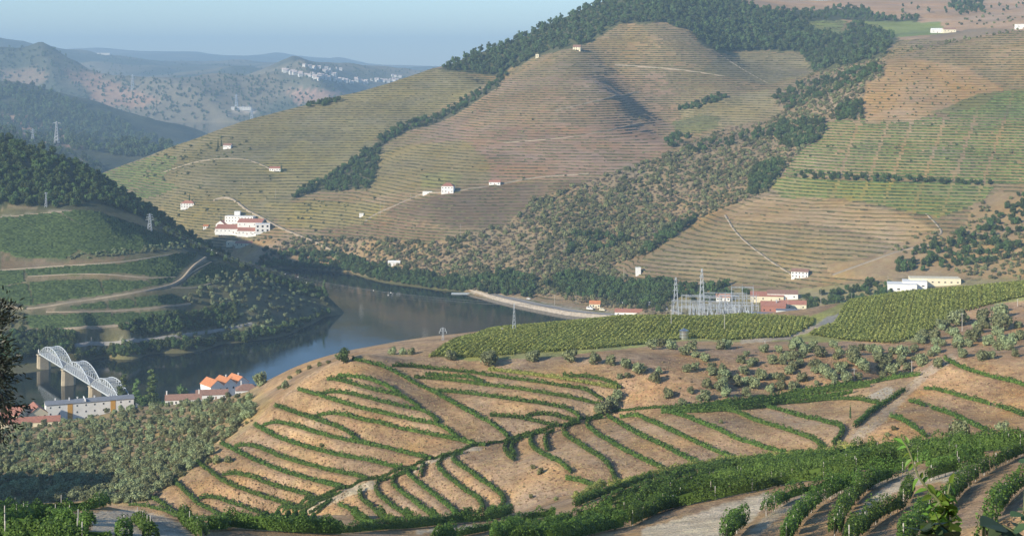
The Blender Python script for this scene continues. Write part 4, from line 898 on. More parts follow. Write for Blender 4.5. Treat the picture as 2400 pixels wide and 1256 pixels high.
# ------------------------------------------------------------------ vine rows as hedges of leaves
def hedge(P, h, wd, leaf, dens, seed, T, gap=.12, lift=.3, shag=.3):
    rng = np.random.RandomState(seed); d = np.r_[0, np.cumsum(np.hypot(*np.diff(P, axis=0).T))]; Ln = d[-1]
    n = int(Ln*dens); s = rng.uniform(0, Ln, n)
    hm = 1+(.14+.26*shag)*vnoise(s/1.1+seed*3.1, np.zeros(n)+seed)+(.1+.2*shag)*vnoise(s/.4, np.zeros(n)+seed*2)
    keep = vnoise(s/2.3+seed*7.7, np.zeros(n)+.5) > -1+2*gap*rng.uniform(.3,1.2,n); s = s[keep]; hm = hm[keep]; n = len(s)
    X = np.interp(s, d, P[:,0]); Y = np.interp(s, d, P[:,1])
    dx = np.interp(np.minimum(s+.5,Ln), d, P[:,0])-np.interp(np.maximum(s-.5,0), d, P[:,0]); dy = np.interp(np.minimum(s+.5,Ln), d, P[:,1])-np.interp(np.maximum(s-.5,0), d, P[:,1])
    l = np.maximum(np.hypot(dx, dy), 1e-6); nx, ny = -dy/l, dx/l
    th = rng.uniform(-.35, math.pi+.35, n); rr = rng.uniform(.72, 1.08, n)
    u = np.cos(th)*wd*.5*rr*(.8+.4*hm-.2); v = (lift+(1-lift)*np.clip(.32+np.sin(th)*.68*rr, 0, 1.2))*h*hm
    X = X+nx*u; Y = Y+ny*u; Z = T.z(X, Y)*.35+T.z(X-nx*u, Y-ny*u)*.65+v
    N = np.stack([nx*np.cos(th), ny*np.cos(th), np.sin(th)+.15], 1)+rng.normal(size=(n,3))*.5
    V, Q = quads(np.stack([X,Y,Z],1), N, leaf*rng.uniform(.65,1.3,n), rng)
    # inner stems so that the row is not see-through
    m = max(2, int(Ln/1.2)); ss = np.linspace(0, Ln, m); cx = np.interp(ss, d, P[:,0]); cy = np.interp(ss, d, P[:,1]); cz = T.z(cx, cy)
    ok = vnoise(ss/2.3+seed*7.7, np.zeros(m)+.5) > -1+2*gap
    b = len(V); hh = h*(.72+.15*vnoise(ss/1.7+seed*3.1, np.zeros(m)+seed))
    V = np.vstack([V, np.stack([cx,cy,cz+lift*h*.7],1), np.stack([cx,cy,cz+hh],1)])
    i = np.where(ok[:-1])[0]
    Q = np.vstack([Q, np.stack([b+i, b+i+1, b+m+i+1, b+m+i], 1)]) if len(i) else Q
    return V, Q
def ordw(i): return ['first','second','third','fourth','fifth','sixth','seventh','eighth','ninth','tenth','eleventh','twelfth','thirteenth','fourteenth','fifteenth','sixteenth','seventeenth','eighteenth','nineteenth','twentieth'][i]
LAB = {'knoll': 'vine row on the knoll facing us, {} counted up from the lowest', 'top': 'vine row right of the long straight row on the knoll, {} up from the track',
 'spur': 'curling vine row on the bare spur below the track, {} from the left', 'track': 'dark vine row along the track in the fold, {} from the knoll side',
 'upper': 'dense green row climbing right from the track, {} from the top', 'right': 'vine row on the reddish bank at the right edge, {} from the top',
 'band': 'dense vine row along the near shoulder, {} from the far side', 'front': 'row of the near vineyard at the lower right, {} from the far side',
 'corner': 'leafy vine row around the pale path at the lower left, {} from the far side'}
POSTME = MB(); POSTME.bar((0,0,-.2), (0,0,1.75), .045, 5); POSTME = POSTME.mesh('post'); POSTME.materials.append(POSTM)
STEMME = MB(); STEMME.bar((0,0,-.1), (.05,.03,.45), .04, 5, .03); STEMME.bar((.05,.03,.44), (-.02,0,.95), .03, 5, .02); STEMME = STEMME.mesh('vine_stem'); STEMME.materials.append(BARK)
for n_, (key, i, SG, h) in enumerate(ROWS):
    ym = float(np.concatenate(SG)[:,1].mean()); wd = {'track':.6,'front':1.0,'corner':1.15,'band':1.15,'upper':1.3}.get(key, 1.22)
    P = SG[0]; r = empty('vine_row', (float(P[0,0]), float(P[0,1]), float(near.z(P[0,0], P[0,1])))); o0 = np.array(r.location); VV = []; QQ = []; nb = 0
    mass = key == 'front' and i < 5
    for P in SG:
        yy = float(P[:,1].mean()); leaf = max(.15, 1.25*yy/1519)*(.75 if key == 'track' else 1)
        V, Q = hedge(P, h*(1.05 if mass else 1), 1.3 if mass else wd, leaf, 5.2/leaf**2 if key != 'front' or mass else 4.2/leaf**2, 100+n_, near, {'front':.05 if mass else .34,'right':.16,'track':.1}.get(key, .06), .26 if key == 'front' and not mass else .1, 1.1 if key in ('front','corner') else .55)
        VV.append(V-o0); QQ.append(Q+nb); nb += len(V)
        if key in ('front', 'corner'):
            d = np.r_[0, np.cumsum(np.hypot(*np.diff(P, axis=0).T))]
            for s in np.arange(1.0, d[-1], 5.5):
                x = float(np.interp(s, d, P[:,0])); y = float(np.interp(s, d, P[:,1])); o = link('post', POSTME, None, r); o.location = (x-o0[0], y-o0[1], float(near.z(x, y))-o0[2])
            if key == 'front' and not mass:
                for s in np.arange(.4, d[-1], 1.3):
                    x = float(np.interp(s, d, P[:,0])); y = float(np.interp(s, d, P[:,1])); o = link('vine_stem', STEMME, None, r); o.location = (x-o0[0], y-o0[1], float(near.z(x, y))-o0[2]); o.rotation_euler[2] = s*3
    link('foliage', np_mesh('foliage', np.concatenate(VV), np.concatenate(QQ)), L_VINEY if (key, i) in (('top',6),('band',1)) else L_VINE, r)
    tag(r, LAB[key].format(ordw(i)), 'vine row', 'vine rows: '+key)
# plateau fields: rows running away from us
def field(poly, dirx, sp, lab, grp, mat, x0, x1, ya, yb, leaf, dens):
    k = 0
    for c in np.arange(x0, x1, sp):
        s = np.arange(ya, yb, 1.5); X = c+dirx*(s-ya); Y = s
        z = near.z(X, Y); px = CX+F*X/Y; py = HZ+F*(H-z)/Y
        ok = inpoly(poly, px, py); idx = np.where(ok)[0]
        if len(idx) < 4: continue
        P = np.stack([X[idx[0]:idx[-1]+1], Y[idx[0]:idx[-1]+1]], 1); k += 1
        V, Q = hedge(P, 1.1, 1.8, leaf, dens*1.25, 900+k+int(x0), near, .05, .05)
        r = empty('vine_row', (float(P[0,0]), float(P[0,1]), float(near.z(P[0,0], P[0,1])))); link('foliage', np_mesh('foliage', V-np.array(r.location), Q), mat, r)
        tag(r, lab, 'vine row', grp)
FIELD_L = [(1005,838),(1100,800),(1250,770),(1450,738),(1640,735),(1790,740),(1905,745),(1900,765),(1850,790),(1700,798),(1620,792),(1500,808),(1400,818),(1250,828),(1100,840)]
FIELD_R = [(2000,740),(2040,700),(2100,680),(2250,668),(2430,655),(2430,690),(2330,712),(2250,735),(2180,775),(2100,806),(2000,800),(1890,784)]
field(FIELD_L, .22, 2.1, 'yellow-green vine row of the left plateau field', 'rows of the left plateau field', L_VINEY, -75, 120, 540, 735, .55, 15)
field(FIELD_R, .30, 2.1, 'green vine row of the plateau field before the warehouses', 'rows of the right plateau field', L_VINEY, 90, 270, 575, 800, .6, 13)

# far terraces: rows follow the contours, too many to count
def contour_rows(T, dz, z0, z1, keep, h, wd, name, mat, label, seed, gap=.12):
    rng = np.random.RandomState(seed); VV = []; py = T.py(); nx = len(T.pxs)
    for lev in np.arange(z0, z1, dz):
        D = T.Z >= lev; c = D[1:] & ~D[:-1]; has = c.any(0); k = c.argmax(0); j = np.arange(nx)
        za = T.Z[k, j]; zb = T.Z[k+1, j]; t = np.clip((lev-za)/np.where(zb-za == 0, 1, zb-za), 0, 1); Y = T.Ys[k]+t*(T.Ys[k+1]-T.Ys[k])
        X = (T.pxs-CX)*Y/F; pyl = HZ+F*(H-lev)/Y
        cn = vnoise(T.pxs[:-1]/16.+lev*7.7, np.full(nx-1, lev*3.3))
        ok = has[:-1] & has[1:] & (np.abs(np.diff(Y)) < 14) & keep((T.pxs[:-1]+T.pxs[1:])/2, pyl[:-1], cn) & (cn*.5+.5 > gap)
        i = np.where(ok)[0]
        if not len(i): continue
        h0 = h*rng.uniform(.6,1.25,len(i)); h1 = h*rng.uniform(.6,1.25,len(i))
        A = np.stack([X[i], Y[i], np.full(len(i), lev)], 1); B = np.stack([X[i+1], Y[i+1], np.full(len(i), lev)], 1)
        off = np.array([0, wd/2, 0]); q0 = np.array([0,0,-.5]); 
        VV.append(np.stack([A-off+q0, B-off+q0, B+np.stack([0*h1,0*h1,h1],1), A+np.stack([0*h0,0*h0,h0],1), B+off+q0, A+off+q0], 1))
    V = np.concatenate(VV); n = len(V); b = np.arange(n)*6
    Q = np.concatenate([np.stack([b,b+1,b+2,b+3],1), np.stack([b+3,b+2,b+4,b+5],1)])
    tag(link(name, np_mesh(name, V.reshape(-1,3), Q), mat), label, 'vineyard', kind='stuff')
no_rows = [forest_poly, scrub_poly, gully_poly, gully2_poly, bank_poly, bank2_poly, rightwood_poly, [(1720,-80),(2600,-80),(2600,90),(2400,72),(2250,95),(2110,95),(2060,60),(1900,40),(1720,10)],
  [(2075,140),(2130,135),(2270,160),(2350,210),(2300,250),(2180,270),(2130,285),(2025,290),(2025,200)], [(560,555),(1000,600),(1100,680),(500,680)], [(1560,770),(1560,690),(1650,672),(1800,680),(2000,665),(2450,650),(2450,800)]]
green_zone = [(2180,265),(2280,225),(2450,205),(2450,430),(2330,430),(1835,410),(1860,370),(1940,285)]
green2 = [(1800,420),(1860,415),(2330,435),(2300,475),(2200,510),(2150,500),(1980,465),(1830,465)]
green3 = [(230,412),(350,362),(420,370),(380,420),(420,440),(330,470),(230,440)]
bare = [(1690,500),(1800,460),(1980,470),(2120,500),(2200,540),(2100,575),(2020,545),(1880,520),(1720,520)]
pinkz = [(1060,300),(1300,290),(1540,300),(1560,360),(1400,410),(1150,425),(1110,360),(1000,340)]
darkf = [(930,475),(1040,455),(1180,432),(1400,420),(1250,470),(1180,530),(1060,535),(900,505)]
def k_main(px, py, rng):
    r = np.ones(len(px), bool)
    for p in no_rows+[green_zone, green2, green3]: r &= ~inpoly(p, px, py)
    u = rng*.5+.5
    r &= ~(inpoly(bare, px, py) & (u > .35)); r &= ~(inpoly(pinkz, px, py) & (u > .55)); r &= ~(inpoly(darkf, px, py) & (u > .5))
    r &= ~((vnoise(px/45., py/14.) > .25) & (u > .6))
    return r & (py > -20) & (px > 215)
contour_rows(main, 2.9, 8, 330, k_main, 1.2, 1.5, 'terrace_vine_rows', L_FARV, 'dull vine rows following the contours of the terraced hills', 3, .13)
def k_green(px, py, rng):
    r = inpoly(green_zone, px, py) | inpoly(green2, px, py) | inpoly(green3, px, py)
    for c in (1990,2060,2115,2190,2260,2330): r &= np.abs(px-(c+(py-350)*-.35)) > 4
    return r & ~inpoly([(2075,140),(2270,160),(2350,210),(2300,250),(2130,285),(2025,290)], px, py)
contour_rows(main, 2.6, 20, 330, k_green, 1.3, 2.6, 'green_terrace_vine_rows', L_FARG, 'greener vine rows in blocks on the right hill', 4, .1)
def k_left(px, py, rng):
    r = np.zeros(len(px), bool)
    for b in left_blocks: r |= inpoly(b, px, py)
    return r & (px > -60)
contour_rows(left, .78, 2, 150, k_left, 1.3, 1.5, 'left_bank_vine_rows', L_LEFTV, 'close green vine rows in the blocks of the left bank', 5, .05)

# ------------------------------------------------------------------ buildings and other built things
WHITE = mat_plain('white_plaster', (.84,.82,.77), .85, 0, .08, .35)
CREAM = mat_plain('cream_plaster', (.78,.70,.50), .85, 0, .08, .3)
ORANGE = mat_plain('orange_roof_tile', (.56,.22,.09), .85, 0, .25, 1.2, .4)
REDR = mat_plain('red_roof_tile', (.39,.17,.115), .85, 0, .22, 1.0, .4)
BROWNR = mat_plain('brown_roof_tile', (.30,.17,.12), .9, 0, .25, 1.0, .4)
GREYR = mat_plain('grey_roof', (.22,.23,.25), .7, 0, .15, .5)
DARK = mat_plain('window_glass', (.03,.035,.045), .25, 0, .2, 1)
OCHRE = mat_plain('ochre_panel', (.62,.33,.06), .7, 0, .1, 1)
CONC = mat_plain('concrete_pier', (.50,.42,.29), .9, 0, .2, .25, .3)
STEEL = mat_plain('pale_painted_steel', (.52,.56,.58), .5, .1, .08, .5)
GALV = mat_plain('galvanised_steel', (.52,.55,.58), .5, .3, .12, 1)
TANKM = mat_plain('stainless_tank', (.62,.62,.6), .3, .9, .1, .8)
ASPH = mat_plain('road_asphalt', (.30,.28,.25), .95, 0, .15, .3)
DIRT = mat_plain('dirt_track', (.36,.29,.2), .95, 0, .2, .3)
QUAY = mat_plain('quay_stone', (.42,.36,.29), .95, 0, .25, .4, .4)
CABLE = mat_plain('cable_metal', (.25,.25,.26), .6, .4, .05, 1)
RUST = mat_plain('rusty_equipment', (.25,.2,.17), .8, .2, .3, 2)

def house(name, label, loc, w, d, h, rz=0, roof='gable', rh=2.0, wall=WHITE, rm=REDR, win=(1,3), ww=1.0, wh=1.2, door=True, chim=(), over=.35, group=None, cat='house', sidewin=0, z0=-2.5):
    """a building: walls, roof, each window, door and chimneys; front is local -y"""
    r = empty(name, loc, rz)
    m = MB(); x0, x1, y0, y1 = -w/2, w/2, -d/2, d/2
    m.box(x0, y0, z0, x1, y1, h)
    if roof == 'gable':                    # ridge along x
        m.poly([(x0,y0,h),(x0,0,h+rh),(x0,y1,h)][::-1]); m.poly([(x1,y0,h),(x1,0,h+rh),(x1,y1,h)])
    if roof == 'gabley':                   # ridge along y: gable end faces front
        m.poly([(x0,y0,h),(x1,y0,h),(0,y0,h+rh)]); m.poly([(x0,y1,h),(0,y1,h+rh),(x1,y1,h)])
    m.build('wall', wall, r)
    m = MB(); o = over; t = .18
    def slab(a, b, c, e):
        m.quadprism([a, b, c, e]+[(p[0],p[1],p[2]+t) for p in (a, b, c, e)])
    if roof == 'gable':
        k = rh/(d/2); ze = h-o*k+.03
        slab((x0-o,y0-o,ze),(x1+o,y0-o,ze),(x1+o,0,h+rh+.03),(x0-o,0,h+rh+.03)); slab((x0-o,0.002,h+rh+.03),(x1+o,0.002,h+rh+.03),(x1+o,y1+o,ze),(x0-o,y1+o,ze))
    elif roof == 'gabley':
        k = rh/(w/2); ze = h-o*k+.03
        slab((x0-o,y0-o,ze),(0,y0-o,h+rh+.03),(0,y1+o,h+rh+.03),(x0-o,y1+o,ze)); slab((.002,y0-o,h+rh+.03),(x1+o,y0-o,ze),(x1+o,y1+o,ze),(.002,y1+o,h+rh+.03))
    elif roof == 'hip':
        q_ = min(w, d)*.42; A = [(x0-o,y0-o,h+.03),(x1+o,y0-o,h+.03),(x1+o,y1+o,h+.03),(x0-o,y1+o,h+.03)]
        if w >= d: B = [(x0+q_,0,h+rh),(x1-q_,0,h+rh)]
        else: B = [(0,y0+q_,h+rh),(0,y1-q_,h+rh)]
        b0 = len(m.v); m.v += A+B
        m.f += [(b0,b0+1,b0+5,b0+4),(b0+1,b0+2,b0+5),(b0+2,b0+3,b0+4,b0+5),(b0+3,b0,b0+4),(b0+3,b0+2,b0+1,b0)] if w >= d else [(b0,b0+1,b0+4),(b0+1,b0+2,b0+5,b0+4),(b0+2,b0+3,b0+5),(b0+3,b0,b0+4,b0+5),(b0+3,b0+2,b0+1,b0)]
    else:
        m.box(x0-.15, y0-.15, h+.01, x1+.15, y1+.15, h+.3)
    rf = m.build('roof', rm, r)
    for (cx, cy, ch) in chim:
        c = MB(); zc = h+(rh if roof != 'flat' else 0)*.5; c.box(cx-.35, cy-.35, zc-1, cx+.35, cy+.35, zc+ch); c.box(cx-.45, cy-.45, zc+ch+.001, cx+.45, cy+.45, zc+ch+.25); c.build('chimney', WHITE, rf)
    rows, cols = win
    def window(cx, cz, side):
        f = MB(); g = MB()
        if side == 'f':
            f.box(cx-ww/2-.08, y0-.05, cz-wh/2-.08, cx+ww/2+.08, y0-.003, cz+wh/2+.08); g.box(cx-ww/2, y0-.08, cz-wh/2, cx+ww/2, y0-.052, cz+wh/2)
        else:
            f.box(x0-.05, cx-ww/2-.08, cz-wh/2-.08, x0-.003, cx+ww/2+.08, cz+wh/2+.08); g.box(x0-.08, cx-ww/2, cz-wh/2, x0-.052, cx+ww/2, cz+wh/2)
        wo_ = f.build('window', wall, r); g.build('pane', DARK, wo_)
    for i in range(rows):
        for j in range(cols):
            if door and i == 0 and j == cols//2: continue
            window(x0+w*(j+.5)/cols, h*(i+.55)/rows, 'f')
    for j in range(sidewin): window(y0+d*(j+.5)/sidewin, h*.6, 's')
    if door and cols:
        m = MB(); cx = x0+w*(cols//2+.5)/cols; m.box(cx-.5, y0-.06, -.1, cx+.5, y0-.003, 2.0); m.build('door', BROWNR, r)
    return tag(r, label, cat, group)
def H_(T, px, py):
    p = T.hit(px, py)
    return p if p else unproj(px, py, 1500)
def road(name, T, pts, wd, mat, lift=.35, ymin=0):
    """a track draped on the ground"""
    P = [T.hit(x, y, ymin) for x, y in densify(catmull(pts, 4), 4)]; P = np.array([p for p in P if p]); 
    if len(P) < 3: return
    for _ in range(4): P[1:-1] = (P[:-2]+2*P[1:-1]+P[2:])/4
    d = np.gradient(P[:, :2], axis=0); l = np.maximum(np.hypot(d[:,0], d[:,1]), 1e-6); nx, ny = -d[:,1]/l*wd/2, d[:,0]/l*wd/2
    A = np.stack([P[:,0]+nx, P[:,1]+ny], 1); B = np.stack([P[:,0]-nx, P[:,1]-ny], 1)
    za = np.maximum(T.z(P[:,0], P[:,1]), np.maximum(T.z(A[:,0], A[:,1]), T.z(B[:,0], B[:,1])))+lift
    n = len(P); V = np.vstack([np.c_[A, za], np.c_[B, za], np.c_[A, za-3], np.c_[B, za-3]]); i = np.arange(n-1)
    Q = np.vstack([np.stack([i, i+1, n+i+1, n+i], 1), np.stack([2*n+i, 2*n+i+1, i+1, i], 1), np.stack([n+i, n+i+1, 3*n+i+1, 3*n+i], 1)])
    tag(link(name, np_mesh(name, V, Q, False), mat), kind='structure')
for pts, wd, m in (([(380,405),(470,378),(560,372),(610,385),(640,400)], 4, DIRT), ([(500,470),(530,462),(555,472),(575,490),(610,508),(660,535),(740,568),(800,600)], 5, DIRT), ([(855,520),(875,505),(930,480),(990,455),(1050,450),(1160,434),(1260,416),(1380,408)], 4.5, DIRT),
    ([(985,650),(1040,655),(1090,662)], 5, DIRT), ([(1700,505),(1730,550),(1790,600),(1850,640),(1870,655)], 3, DIRT), ([(1950,645),(2060,605),(2120,585),(2180,575)], 4, DIRT), ([(2180,555),(2210,545),(2170,500)], 3, DIRT), ([(1500,705),(1540,716),(1600,735)], 5, ASPH),
    ([(1690,130),(1745,165),(1800,195)], 4, DIRT), ([(1300,260),(1430,230),(1500,215)], 3, DIRT), ([(1180,335),(1350,320),(1500,290)], 3, DIRT), ([(1440,152),(1600,165),(1700,180)], 3, DIRT)):
    road('hill_track', main, pts, wd*.75, m, .15)
for pts, wd, m in ((lblk((60,950),(260,970),(600,920),(880,880),(1250,820),(1480,770),(1580,715),(1660,620),(1780,530)), 4.5, DIRT), (lblk((400,1000),(900,995),(1300,970),(1650,930)), 3, DIRT), (lblk((0,1200),(500,1150),(1000,1120),(1640,1040)), 3.5, DIRT),
    (lblk((0,640),(500,605),(1010,572),(1560,495)), 3, DIRT), (lblk((240,695),(600,675),(900,675),(1280,705),(1520,700)), 2.5, DIRT), (lblk((0,185),(300,155),(620,128)), 3, DIRT), (lblk((1480,790),(1700,790),(1850,745)), 2.5, DIRT),
    (lblk((1580,740),(1660,660),(1830,570)), 2, DIRT), ([(130,812),(260,806),(400,790),(520,772),(590,758)], 5, ASPH), (lblk((120,185),(400,340),(620,460)), 2, DIRT), (lblk((490,145),(750,260),(1180,420)), 2, DIRT)):
    road('bank_track', left, pts, wd*.5, m, .1)

# ---- the steel arch bridge
b0 = np.array([-353.,1145.]); u_ = np.array([35.,-56.]); Lsp = float(np.hypot(*u_)); u_ /= Lsp; v_ = np.array([-u_[1], u_[0]])*1.0
if v_[0] < 0: v_ = -v_
br = empty('arch_bridge', (b0[0], b0[1], 0), math.atan2(u_[1], u_[0]))
tag(br, 'pale steel bridge of three arched truss spans on stone piers over the river', 'bridge')
BW = 7.4; DZ = 12.0
for i in range(4):
    m = MB(); x = i*Lsp; w0 = BW/2+.6
    prof = [(x-2.2,-w0+1),(x-1.2,-w0-.8),(x+1.2,-w0-.8),(x+2.2,-w0+1),(x+2.2,w0-1),(x+1.2,w0+.8),(x-1.2,w0+.8),(x-2.2,w0-1)]
    k = len(m.v); m.v += [(p[0],p[1],-6) for p in prof]+[(x+(p[0]-x)*.85,p[1]*.93,DZ-1.2) for p in prof]
    m.f += [tuple(k+j for j in range(7,-1,-1)), tuple(k+8+j for j in range(8))]+[(k+j, k+(j+1)%8, k+8+(j+1)%8, k+8+j) for j in range(8)]
    p = m.build('pier', CONC, br)
    c = MB(); c.box(x-2.6, -w0-.6, DZ-1.199, x+2.6, w0+.6, DZ-.5); c.build('pier_cap', CONC, p)
for i in range(3):
    xs = np.linspace(i*Lsp+1.2, (i+1)*Lsp-1.2, 15); hz = lambda t: DZ+1.0+8.6*(1-(2*t-1)**2)
    dk = MB(); dk.box(i*Lsp+.1, -BW/2+.4, DZ, (i+1)*Lsp-.1, BW/2-.4, DZ+.5)
    span = dk.build('deck', GREYR, br)
    for s in (-1, 1):
        y = s*BW/2; m = MB(); n = len(xs); T_ = np.linspace(0, 1, n)
        m.box(xs[0], y-.22, DZ-.3, xs[-1], y+.22, DZ+.7)
        for j in range(n-1):
            m.bar((xs[j],y,hz(T_[j])), (xs[j+1],y,hz(T_[j+1])), .36, 4)
            m.bar((xs[j],y,DZ+.6), (xs[j],y,hz(T_[j])), .15, 4)
            a, b = ((xs[j],y,DZ+.7), (xs[j+1],y,hz(T_[j+1]))) if j < n//2 else ((xs[j+1],y,DZ+.7), (xs[j],y,hz(T_[j])))
            m.bar(a, b, .12, 4)
            m.bar((xs[j],y,hz(T_[j])), (xs[j+1],y,DZ+.7), .07, 4)
        m.build('arch_truss', STEEL, br)
    for j in range(3, 12):
        m = MB(); m.bar((xs[j],-BW/2,hz(T_[j])-.1), (xs[j],BW/2,hz(T_[j])-.1), .14, 4); m.bar((xs[j],-BW/2,hz(T_[j])-.1), (xs[j+1],BW/2,hz(T_[j+1])-.1), .09, 4); m.bar((xs[j],BW/2,hz(T_[j])-.1), (xs[j+1],-BW/2,hz(T_[j+1])-.1), .09, 4); m.build('wind_brace', STEEL, br)
for s in (-1, 1):
    m = MB(); m.lathe((1.5*s-1.5, -BW/2*s, DZ+.7), [(.5,0),(.5,2.0),(.15,2.8)], 8); m.build('bridge_lamp_base', WHITE, br)
m = MB(); m.box(3*Lsp+.1, -BW/2+.4, DZ, 3*Lsp+26, BW/2-.4, DZ+.5); m.build('approach_deck', GREYR, br)
m = MB(); m.box(3*Lsp+4, -BW/2-.3, -4, 3*Lsp+27, BW/2+.3, DZ-.01); m.build('abutment', CONC, br)
for s in (-1, 1):
    m = MB(); y = s*(BW/2-.55)
    for z in (DZ+1.0, DZ+1.45): m.bar((0,y,z),(3*Lsp+26,y,z),.05,4)
    for k in range(75): m.bar((k*3.0,y,DZ+.5),(k*3.0,y,DZ+1.45),.045,4)
    m.build('railing', STEEL, br)
# ---- riverside village
ax = np.array([-280.7,915.0]); bx_ = np.array([-232.7,934.5]); ang = math.atan2(*(bx_-ax)[::-1]); wl = float(np.hypot(*(bx_-ax))); mid = (ax+bx_)/2; nrm = np.array([-math.sin(ang), math.cos(ang)])*5
apt = house('apartment_block', 'long white apartment block with grey roof and ochre stair panels near the bridge', (mid[0]+nrm[0], mid[1]+nrm[1], 13.0), wl, 10, 11.5, ang, 'gable', 1.3, WHITE, GREYR, (3, 10), .8, 1.0, False, [(-20,1,1.6),(-12,-1,1.8),(-7,1,1.5),(3,0,1.6),(12,1,1.4)], .5, None, 'apartments', 2, -6)
for fx in (.27, .76):
    m = MB(); m.box(-wl/2+wl*fx-1.5, -5.13, 1.0, -wl/2+wl*fx+1.5, -5.09, 11.2); m.build('ochre_stair_panel', OCHRE, apt)
m = MB(); m.box(-wl*.06, -5.6, 12.0, -wl*.06+.5, 5.4, 13.2); m.build('party_wall', WHITE, apt)
VH = 'houses of the riverside village'
def vz(px, Y): x = (px-CX)*Y/F; return (x, Y, float(near.z(x, Y)))
house('village_house', 'red gable-roofed house standing left of the apartment block', vz(84, 900), 11, 15, 8, R(28), 'gabley', 4.0, CREAM, REDR, (2,3), group=VH)
house('village_house', 'dark red roofed house behind the olive branch at the left edge', vz(38, 893), 13, 14, 8, R(-18), 'gable', 4.0, CREAM, REDR, (2,3), group=VH)
house('long_shed', 'long low shed with a red roof in front of the red gabled house', vz(75, 845), 30, 8, 3.5, R(14), 'gable', 2.2, CREAM, REDR, (1,4), group=VH)
house('village_house', 'red roofed house cut by the left picture edge', vz(-5, 875), 12, 11, 6, R(10), 'gable', 3, CREAM, REDR, (2,3), group=VH)
for i, (px, Y, lab) in enumerate(((497,1004,'left of the three orange-roofed gabled riverside houses'), (527,1010,'middle one of the three orange-roofed gabled riverside houses'), (556,1016,'right of the three orange-roofed gabled riverside houses'))):
    x = (px-CX)*Y/F; house('riverside_house', lab, (x, Y, 13.0), 9.5, 15, 5.5, R(38), 'gabley', 3.6, WHITE, ORANGE, (1,2), 1.1, 1.3, False, [(2.5,3,2.2)] if i else [], .4, VH, z0=-6)
house('riverside_house', 'white house with a brown hipped roof beside the large olive tree', ((580-CX)*985/F, 985, 15.5), 15, 11, 4, R(12), 'hip', 3.2, WHITE, BROWNR, (1,3), group=VH, chim=[(-4,2,3.2)], z0=-8)
house('long_house', 'low white house with brown roof and tall white chimneys, nearer half', ((430-CX)*952/F, 952, 17.0), 22, 8, 3.6, R(10), 'gable', 2.6, WHITE, BROWNR, (1,5), group=VH, chim=[(-10.3,0,3.4),(9.5,0,3.6)], z0=-8)
house('long_house', 'low brown-roofed wing right of the tall white chimney', ((497-CX)*968/F, 968, 17.0), 20, 8, 3.2, R(10), 'gable', 2.4, WHITE, BROWNR, (1,4), group=VH, z0=-8)
for px, Y, lab in ((318,925,'small brown-roofed shed at the right end of the apartment block'), (338,935,'second small brown-roofed shed beyond the apartment block')):
    house('garden_shed', lab, vz(px, Y), 9, 7, 3, R(20), 'hip', 2, CREAM, BROWNR, (0,0), door=False, group=VH)
for px, py, r, z_, lab in ((291,900,13,1.0,'left of three tall poplars beside the apartment block'),(321,902,11,1.0,'middle one of three tall poplars beside the apartment block'),(354,900,14,1.0,'right one of three tall poplars beside the apartment block')):
    Y = 985; x = (px-CX)*Y/F; make_plant('poplar', x, Y, float(near.z(x, Y)), r*2*Y/F*2.1, lab, 'poplars by the river', z_*.66)
Y = 1005; x = (428-CX)*Y/F; make_plant('oak', x, Y, float(near.z(x, Y))-1, 12, 'dark round tree between the poplars and the orange-roofed houses', zs=1.25)
rs = random.Random(4)
for px, Y, s in ((12,925,8),(30,930,9),(58,935,9),(80,945,8),(100,950,7),(140,960,6),(165,962,6),(185,955,6),(210,960,5),(306,960,8),(335,970,8),(365,965,8),(385,960,6),(395,985,6),(455,985,6),(470,990,5),(545,985,5),(300,975,9),(345,985,9)):
    x = (px-CX)*Y/F; make_plant('oak', x, Y, float(near.z(x, Y))-.5, s, 'leafy garden tree among the riverside village houses', 'garden trees of the village')
for px, Y, s in ((225,880,7),(240,876,6),(258,872,6),(265,880,6),(180,882,6),(275,868,5),(160,878,5),(215,868,5),(125,866,6),(145,862,5)):
    x = (px-CX)*Y/F; make_plant('olive', x, Y, float(near.z(x, Y)), s, 'olive tree right in front of the white apartment block', 'olives before the apartments')
# ---- winery and the houses on the far slopes
WG = 'buildings of the white winery'
def main_house(name, label, px, py, w, d, h, rz, roof, rh, wall=WHITE, rm=REDR, win=(1,4), chim=(), group=None, T=None, **kw):
    p = H_(T or main, px, py); return house(name, label, (p[0], p[1]+d*.4, p[2]), w, d, h, rz, roof, rh, wall, rm, win, chim=chim, group=group, **kw)
main_house('winery_hall', 'large red-roofed hall at the middle of the white winery', 546, 546, 40, 24, 5, R(-8), 'gable', 4, win=(1,8), group=WG, cat='winery')
main_house('winery_hall', 'smaller red-roofed hall at the right front of the white winery', 582, 550, 24, 18, 4.5, R(-8), 'gable', 3, win=(1,5), group=WG, cat='winery')
main_house('winery_wing', 'red-roofed rear hall of the white winery', 588, 532, 30, 18, 5.5, R(-8), 'gable', 3.5, win=(1,5), group=WG, cat='winery')
main_house('winery_house', 'gabled white house at the left end of the winery', 521, 537, 12, 14, 6, R(-20), 'gabley', 4, win=(2,3), group=WG, cat='winery')
main_house('winery_wing', 'long two-storey white wing along the back of the winery', 562, 522, 36, 9, 7.5, R(-12), 'flat', 0, rm=WHITE, win=(2,9), group=WG, cat='winery')
main_house('winery_tower', 'white cube with dark openings at the right end of the winery', 614, 545, 17, 14, 9.5, R(8), 'flat', 0, rm=WHITE, win=(2,3), ww=2.2, wh=2.2, door=False, group=WG, cat='winery')
main_house('winery_tower', 'small white block standing behind the winery\'s rear wing', 556, 512, 7, 7, 8, 0, 'flat', 0, rm=WHITE, win=(0,0), door=False, group=WG, cat='winery')
p1 = [H_(main, x, y) for x, y in ((503,545),(530,549),(556,553),(580,556),(600,553))]
m = MB()
